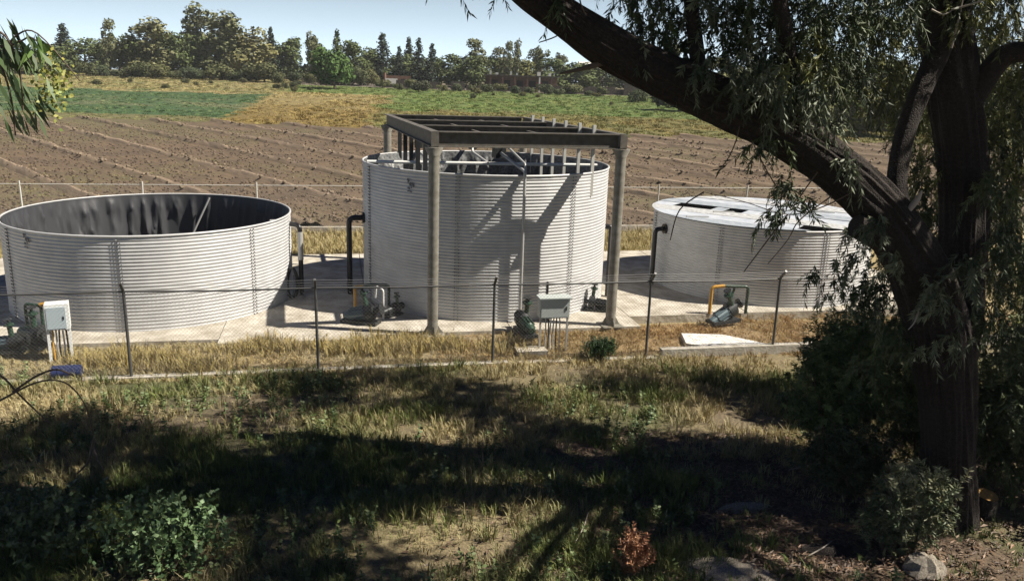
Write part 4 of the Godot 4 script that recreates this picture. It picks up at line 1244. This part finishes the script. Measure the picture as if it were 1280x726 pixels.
	for k in [[505, 640, 498, 662, "short curved dark stick on a bare patch of the bank"], [735, 640, 715, 690, "thin pale stick leaning in the grass near the dead weed"], [985, 590, 1060, 575, "fallen grey stick in the deep shade of the big tree"], [890, 560, 920, 545, "small bare stick on the bare earth near the dark shrub"], [1010, 700, 1040, 680, "broken stick among the bark by the boulder"]]:
		var a := gpx(k[0], k[1]); var b := gpx(k[2], k[3])
		a.y = gy(a.x, a.z) + .03; b.y = gy(b.x, b.z) + .06
		var st := top_mesh("fallen_stick", limb_mesh([[a, .012], [a.lerp(b, .5) + Vector3(.04, .04, .03), .011], [b, .005]], 5, 6, 0.0), mats.dead_wood if k[0] != 505 else mats.twig)
		tag(st, k[4], "stick", "sticks on the bank")

# ------------------------------------------------------------------ the far tree line
func far_crown(kind: int, sd: int) -> ArrayMesh:                 # unit height, foot at 0
	var r := RandomNumberGenerator.new(); r.seed = sd
	var blobs := []
	if kind == 0:                                                 # broad crown
		for i in 26:
			var a := r.randf() * TAU; var y := r.randf_range(.14, .86); var d := .32 * sqrt(r.randf()) * (1.0 - pow(absf(y - .45) * 1.6, 2.0))
			blobs.append([Vector3(cos(a) * d, y, sin(a) * d), r.randf_range(.10, .17)])
	elif kind == 1:                                               # tall loose crown
		for i in 30:
			var y := r.randf_range(.16, .93); var a := r.randf() * TAU; var d := .19 * sqrt(r.randf()) * (1.15 - absf(y - .5))
			blobs.append([Vector3(cos(a) * d, y, sin(a) * d), r.randf_range(.055, .11)])
	elif kind == 2:                                               # pointed conifer
		for i in 40:
			var y := .05 + .9 * i / 39.0; var a := r.randf() * TAU; var d := .12 * (1.0 - y)
			blobs.append([Vector3(cos(a) * d, y, sin(a) * d), .028 + .10 * (1.0 - y)])
	else:                                                         # low dense bush
		for i in 10:
			var a := r.randf() * TAU; var d := .38 * sqrt(r.randf())
			blobs.append([Vector3(cos(a) * d, r.randf_range(.25, .68), sin(a) * d), r.randf_range(.2, .3)])
	var mb := MB.new()
	var total := 0.0
	for b in blobs: total += b[1] * b[1]
	var count: int = [2800, 2000, 1900, 2200][kind]
	var size: float = [.026, .021, .018, .04][kind]
	for b in blobs:
		var tone := r.randf_range(.75, 1.2)
		for i in int(count * b[1] * b[1] / total) + 12:
			var d := Vector3(r.randfn(), r.randfn(), r.randfn()).normalized()
			var p: Vector3 = b[0] + d * b[1] * r.randf_range(.65, 1.12)
			if p.y < .02: continue
			var nn := (d + Vector3(r.randfn(), r.randfn(), r.randfn()) * .5).normalized()
			var s := nn.cross(Vector3(r.randfn(), r.randfn(), r.randfn())).normalized()
			var t := nn.cross(s)
			var k := size * r.randf_range(.6, 1.5)
			var g := tone * r.randf_range(.7, 1.25)
			mb.col = Color(g, g, g)
			mb.quad(p - s * k, p - t * k * .7, p + s * k * .9, p + t * k * .8)
	return mb.mesh()
func far_trunk(kind: int, sd: int) -> ArrayMesh:
	var r := RandomNumberGenerator.new(); r.seed = sd
	var mb := MB.new()
	var top: float = [.6, .9, .8, .4][kind]
	var k: float = [.03, .016, .02, .03][kind]
	mb.tube([Vector3(0, -.03, 0), Vector3(r.randf_range(-.02, .02), top * .5, 0), Vector3(r.randf_range(-.04, .04), top, 0)], [k, k * .7, k * .25], 7)
	for i in 4:
		var a := r.randf() * TAU; var y := top * r.randf_range(.35, .7)
		mb.tube([Vector3(0, y, 0), Vector3(cos(a) * .12, y + .14, sin(a) * .12), Vector3(cos(a) * .2, y + .3, sin(a) * .2)] if kind != 2 else [Vector3(0, y, 0), Vector3(cos(a) * .06, y, sin(a) * .06), Vector3(cos(a) * .09, y - .01, sin(a) * .09)], [k * .45, k * .3, k * .1], 5)
	return mb.mesh()

var crowns := {}
var far_things := []
func label_far() -> void:                                        # say which one: counted from the long brick house along the tree line
	var names := {}
	for e in far_things:
		if e[3] == "": continue
		if not names.has(e[3]): names[e[3]] = []
		names[e[3]].append(e)
	var nth := ["first", "second", "third", "fourth", "fifth", "sixth", "seventh", "eighth", "ninth", "tenth", "eleventh", "twelfth", "thirteenth", "fourteenth", "fifteenth", "sixteenth", "seventeenth", "eighteenth", "nineteenth", "twentieth", "twenty-first", "twenty-second", "twenty-third", "twenty-fourth", "twenty-fifth", "twenty-sixth", "twenty-seventh", "twenty-eighth", "twenty-ninth", "thirtieth", "thirty-first", "thirty-second", "thirty-third", "thirty-fourth", "thirty-fifth", "thirty-sixth", "thirty-seventh", "thirty-eighth", "thirty-ninth", "fortieth"]
	for g in names:
		var l: Array = names[g]
		l.sort_custom(func(p, q): return absf(p[1] - 655.0) < absf(q[1] - 655.0))
		var k := [0, 0]
		for e in l:
			var s := 0 if e[1] < 655.0 else 1
			e[0].set_meta("label", "%s, %s from the brick house towards the %s" % [e[2], nth[mini(k[s], 39)], ["clipped tree", "leaning tree"][s]])
			k[s] += 1
func far_tree(kind: int, u: float, top_v: float, depth: float, wide: float, tint: Color, label: String, group: String, called: String) -> void:
	var b := px(u, 100, depth)
	b.y = rise(b.z)
	var h := px(u, top_v, depth).y - b.y
	var variant := rng.randi() % 4
	var key := "%d_%d" % [kind, variant]
	if not crowns.has(key): crowns[key] = [far_crown(kind, 100 + kind * 10 + variant), far_trunk(kind, 200 + kind * 10 + variant)]
	var o := thing(called, label, "tree" if kind != 3 else "bush", b, rng.randf() * TAU, group)
	o.scale = Vector3(wide, h, wide)
	far_things.append([o, u, label, group])
	part("trunk", crowns[key][1], mats.far_trunk, o)
	var tk := "leaf_%.2f_%.2f" % [tint.r * 100.0, tint.g * 100.0]
	if not mats.has(tk):
		var m: StandardMaterial3D = mats.far_leaf.duplicate()
		m.albedo_color = tint.linear_to_srgb()
		mats[tk] = m
	part("crown", crowns[key][0], mats[tk], o)

func build_tree_line() -> void:
	var tall := Color(.135, .145, .065); var tall2 := Color(.18, .18, .08); var round := Color(.085, .112, .032); var round2 := Color(.145, .15, .042); var cone := Color(.03, .048, .028); var dry := Color(.165, .155, .055)
	var z := func() -> float: return rng.randf_range(206, 232)
	# [kind, u, top, width in photograph pixels, tint]
	var list := [[2, 83, 28, 34, cone], [0, 64, 52, 55, round], [0, 108, 44, 56, round], [1, 136, 22, 26, tall], [0, 150, 46, 62, round2], [1, 192, 22, 60, tall2], [0, 172, 40, 55, round], [0, 205, 40, 60, round], [0, 232, 36, 60, round], [1, 254, 3, 56, tall], [1, 283, 14, 64, tall], [0, 270, 34, 66, round], [0, 312, 32, 70, dry], [0, 292, 58, 46, round2],
		[2, 340, 32, 22, cone], [0, 345, 50, 50, round], [0, 366, 46, 50, round], [1, 391, 40, 24, tall], [2, 422, 35, 22, round], [0, 398, 52, 46, round], [0, 440, 50, 50, round], [0, 466, 58, 46, round], [2, 478, 39, 30, cone], [2, 499, 56, 18, cone], [2, 511, 45, 22, cone], [2, 523, 46, 22, cone], [2, 540, 53, 22, cone], [0, 500, 66, 50, round], [0, 535, 68, 56, round], [0, 565, 64, 52, round],
		[0, 590, 66, 50, round], [1, 598, 47, 34, tall], [1, 621, 58, 26, tall2], [1, 632, 50, 18, tall], [1, 643, 47, 18, tall], [0, 615, 70, 56, round], [0, 650, 70, 56, round2], [1, 666, 60, 26, tall], [1, 676, 58, 24, tall], [0, 690, 72, 56, round], [0, 720, 74, 60, round], [0, 750, 78, 60, round], [1, 700, 66, 22, tall], [0, 785, 78, 60, round], [0, 820, 72, 66, round], [1, 840, 50, 30, tall], [0, 860, 74, 66, round], [0, 900, 70, 66, round2], [1, 940, 50, 36, tall], [0, 950, 72, 70, round], [0, 1000, 74, 70, round], [0, 1050, 74, 70, round], [0, 1110, 72, 80, round], [0, 1180, 72, 80, round], [0, 1250, 74, 80, round], [1, 1230, 40, 40, tall], [0, 20, 46, 66, round], [0, -20, 40, 70, round], [0, -70, 44, 70, round]]
	for k in list:
		var d: float = z.call()
		var kind: int = k[0]
		var frac: float = [.84, .52, .34, 1.0][kind]                  # crown width of the unit mesh
		far_tree(kind, k[1], k[2], d, k[3] * d / LENS / frac, k[4], ["round crowned tree", "tall loose grey green tree", "dark pointed conifer"][kind], ["round trees of the far tree line", "tall trees of the far tree line", "conifers of the far tree line"][kind], ["round_tree", "tall_tree", "conifer"][kind])
	# nearer trees and bushes
	far_tree(3, 418, 56, 178, 56 * 178 / LENS / 1.05, Color(.06, .12, .02), "clipped bright green round tree standing before the far tree line", "", "round_tree")
	far_tree(3, 523, 99, 176, 25 * 176 / LENS / 1.05, Color(.06, .065, .035), "dull round bush alone on the bare strip before the far houses", "", "field_bush")
	far_tree(3, 852, 96, 140, 66 * 140 / LENS / 1.05, Color(.04, .06, .025), "dark wide bush at the edge of the green meadow under the leaning limb", "", "field_bush")
	far_tree(3, 800, 108, 165, 26 * 165 / LENS / 1.05, Color(.07, .09, .035), "small light bush beside the dark wide meadow bush", "", "field_bush")
	for k in [[985, 62, 122], [1045, 70, 114], [1100, 58, 118], [1165, 66, 112], [1235, 52, 110], [1310, 60, 112], [1085, 104, 104], [1010, 100, 112], [1140, 96, 100]]:
		far_tree(0, k[0], k[1], k[2], rng.randf_range(70, 96) * k[2] / LENS / .86, mixc(Color(.055, .08, .025), Color(.14, .14, .04), rng.randf()), "green field edge tree", "trees at the edge of the field", "round_tree")
	for i in 52:
		var u := -40.0 + i * 18.5 if i < 44 else rng.randf_range(930, 1280)
		var d := rng.randf_range(198, 206) if i < 44 else rng.randf_range(98, 118)
		var base := 100.0
		var b := px(u, 100, d); b.y = rise(b.z)
		var h := rng.randf_range(1.8, 4.2) if i >= 44 else rng.randf_range(2.2, 5.0)
		if i < 44 and u > 470 and u < 780:
			h = rng.randf_range(1.2, 3.0); d = rng.randf_range(184, 193)
			b = px(u, 100, d); b.y = rise(b.z)
		var o_v := 0.0
		# top pixel for a bush of that height
		var q := look.inverse() * (b + Vector3(0, h, 0) - EYE)
		o_v = 363.0 - LENS * q.y / -q.z
		far_tree(3, u, o_v, d, h * rng.randf_range(1.1, 1.8), mixc(Color(.045, .065, .025), Color(.12, .12, .04), rng.randf()), "low bush by the far trees" if i < 44 else "low bush at the field edge", "bushes of the far tree line" if i < 44 else "bushes at the edge of the field", "field_bush")
	for i in 26:
		var u := rng.randf_range(110, 420) if i < 16 else rng.randf_range(590, 780)
		var d := rng.randf_range(150, 195)
		var b := px(u, 100, d); b.y = rise(b.z)
		var h := rng.randf_range(.7, 1.5)
		var q := look.inverse() * (b + Vector3(0, h, 0) - EYE)
		far_tree(3, u, 363.0 - LENS * q.y / -q.z, d, h * rng.randf_range(.9, 1.6), mixc(Color(.05, .06, .025), Color(.13, .12, .04), rng.randf()), "tiny dark meadow bush", "tiny bushes on the far meadow", "field_bush")

func build_houses() -> void:
	var b := px(652, 100, 199); b.y = rise(b.z)
	var o := thing("brick_house", "long low brick house with pale parapet blocks under the far trees", "house", b, .05)
	var bx := func(called: String, at: Vector3, size: Vector3, m: Material, parent: Node3D) -> Node3D:
		var mb := MB.new(); mb.box(at, size); return part(called, mb.mesh(), m, parent)
	bx.call("wall", Vector3(0, 1.6, -2.5), Vector3(17, 3.6, 5), mats.brick_wall, o)
	bx.call("roof", Vector3(0, 3.5, -2.0), Vector3(17.8, .28, 6.6), mats.stone_wall, o)
	for i in 6: bx.call("porch_column", Vector3(-7.4 + i * 2.9, 1.65, 1.1), Vector3(.35, 3.4, .35), mats.plaster if i == 4 else mats.brick_wall, o)
	for i in 5:
		var w: Node3D = bx.call("window", Vector3(-6.4 + i * 3.0, 1.7, .03), Vector3(1.5, 1.5, .06), mats.dark_opening, o)
		bx.call("sill", Vector3(-6.4 + i * 3.0, .9, .06), Vector3(1.7, .1, .12), mats.plaster, w)
	bx.call("door", Vector3(4.2, 1.1, .04), Vector3(1.3, 2.3, .08), mats.red_paint, o)
	for k in [[-7.4, .5, .9], [-5.9, .7, .5], [-2.6, .45, .8], [-1.2, .4, .5], [4.0, .8, .9], [6.6, .6, .7]]: bx.call("parapet_block", Vector3(k[0], 3.64 + k[2] * .5, .6), Vector3(k[1], k[2], .5), mats.plaster if k[0] > 3.0 else mats.pale_post, o)
	b = px(738, 100, 236); b.y = rise(b.z)
	o = thing("white_house", "small white house with pale gable roof among the far trees", "house", b, -.2)
	bx.call("wall", Vector3(0, 2.5, -3), Vector3(7, 5.2, 6), mats.plaster, o)
	var mb := MB.new()
	mb.quad(Vector3(-4, 4.9, .4), Vector3(4, 4.9, .4), Vector3(4, 7.2, -3), Vector3(-4, 7.2, -3))
	mb.quad(Vector3(4, 4.9, -6.4), Vector3(-4, 4.9, -6.4), Vector3(-4, 7.2, -3), Vector3(4, 7.2, -3))
	mb.tri(Vector3(4, 4.9, .4), Vector3(4, 4.9, -6.4), Vector3(4, 7.2, -3)); mb.tri(Vector3(-4, 4.9, -6.4), Vector3(-4, 4.9, .4), Vector3(-4, 7.2, -3))
	part("roof", mb.mesh(), mats.plaster, o)
	bx.call("window", Vector3(-1.5, 2.8, .03), Vector3(1.2, 1.3, .06), mats.dark_opening, o)
	bx.call("door", Vector3(1.6, 1.1, .03), Vector3(1.1, 2.2, .06), mats.dark_opening, o)
	b = px(497, 100, 200); b.y = rise(b.z)
	o = thing("ruined_house", "small roofless brick ruin between the far trees", "house", b, .1)
	bx.call("wall", Vector3(0, 1.2, -2), Vector3(6, 2.8, .35), mats.brick_wall, o)
	bx.call("wall", Vector3(-3, 1.5, 0), Vector3(.35, 3.4, 4.3), mats.brick_wall, o)
	bx.call("wall", Vector3(-1.4, .9, 2), Vector3(2.8, 2.0, .35), mats.plaster, o)
	bx.call("doorway", Vector3(1.2, .9, -1.8), Vector3(1.1, 2.0, .06), mats.dark_opening, o)
	for k in [[538, 24, 1.9, "dark stone field wall beside the brick ruin"], [735, 34, 2.2, "dark stone field wall beyond the brick house"], [815, 22, 2.6, "pale brown field wall behind the leaning limb"], [600, 14, 1.6, "short stone field wall next to the long brick house"]]:
		b = px(k[0], 100, 196); b.y = rise(b.z)
		o = thing("field_wall", k[3], "wall", b, .04)
		var n := int(k[1] / 3.2)
		for i in n:
			var h: float = k[2] * rng.randf_range(.35, 1.0)
			if rng.randf() < .18: continue
			bx.call("wall_section", Vector3((i - n * .5 + .5) * 3.2, h * .5 - .2, rng.randf_range(-.1, .1)), Vector3(3.19, h + .4, .45), mats.stone_wall, o)

func _ready() -> void:
	rng.seed = 20240
	noise.seed = 5; noise.frequency = .02; noise.fractal_octaves = 4
	noise2.seed = 9; noise2.frequency = .02; noise2.fractal_octaves = 3
	# camera
	var cam := Camera3D.new()
	cam.name = "camera"
	cam.position = EYE
	cam.rotation_order = EULER_ORDER_YXZ
	cam.rotation_degrees = Vector3(-PITCH, 0, ROLL)
	cam.fov = rad_to_deg(2.0 * atan(363.0 / LENS))
	cam.near = .05; cam.far = 3000.0
	add_child(cam)
	cam.current = true
	look = Basis.from_euler(Vector3(deg_to_rad(-PITCH), 0, deg_to_rad(ROLL)), EULER_ORDER_YXZ)
	# sky and sun
	var env := Environment.new()
	env.background_mode = Environment.BG_SKY
	var sky := Sky.new()
	var sm := ProceduralSkyMaterial.new()
	sm.sky_top_color = Color(.065, .135, .27)
	sm.sky_horizon_color = Color(.775, .855, .90)
	sm.sky_curve = .072
	sm.ground_horizon_color = Color(.34, .32, .28)
	sm.ground_bottom_color = Color(.30, .26, .20)
	sm.sun_angle_max = 1.0
	sky.sky_material = sm
	env.sky = sky
	env.tonemap_mode = Environment.TONE_MAPPER_LINEAR
	env.tonemap_exposure = 1.95
	env.background_energy_multiplier = 1.0
	env.fog_enabled = true
	env.fog_density = .0002
	env.fog_light_color = Color(.90, .92, .93)
	env.ssao_enabled = true; env.ssil_enabled = true; env.sdfgi_enabled = true
	var we := WorldEnvironment.new()
	we.name = "world_environment"
	we.environment = env
	add_child(we)
	var el := deg_to_rad(SUN_HIGH); var az := deg_to_rad(SUN_TURN)
	sun_to = Vector3(cos(el) * cos(az), sin(el), cos(el) * sin(az))
	var sun := DirectionalLight3D.new()
	sun.name = "sun"
	sun.light_color = Color(1.0, .965, .905)
	sun.light_energy = 1.6
	sun.light_angular_distance = .53
	sun.shadow_enabled = true
	add_child(sun)
	sun.look_at_from_position(sun_to * 100.0, Vector3.ZERO)
	# the place
	materials()
	build_ground()
	build_field()
	build_slab()
	build_tanks()
	build_frame()
	build_fences()
	build_houses()
	build_tree_line()
	label_far()
	big_tree()
	build_bank_plants()
	build_grass()
	build_pipes()
	build_equipment()
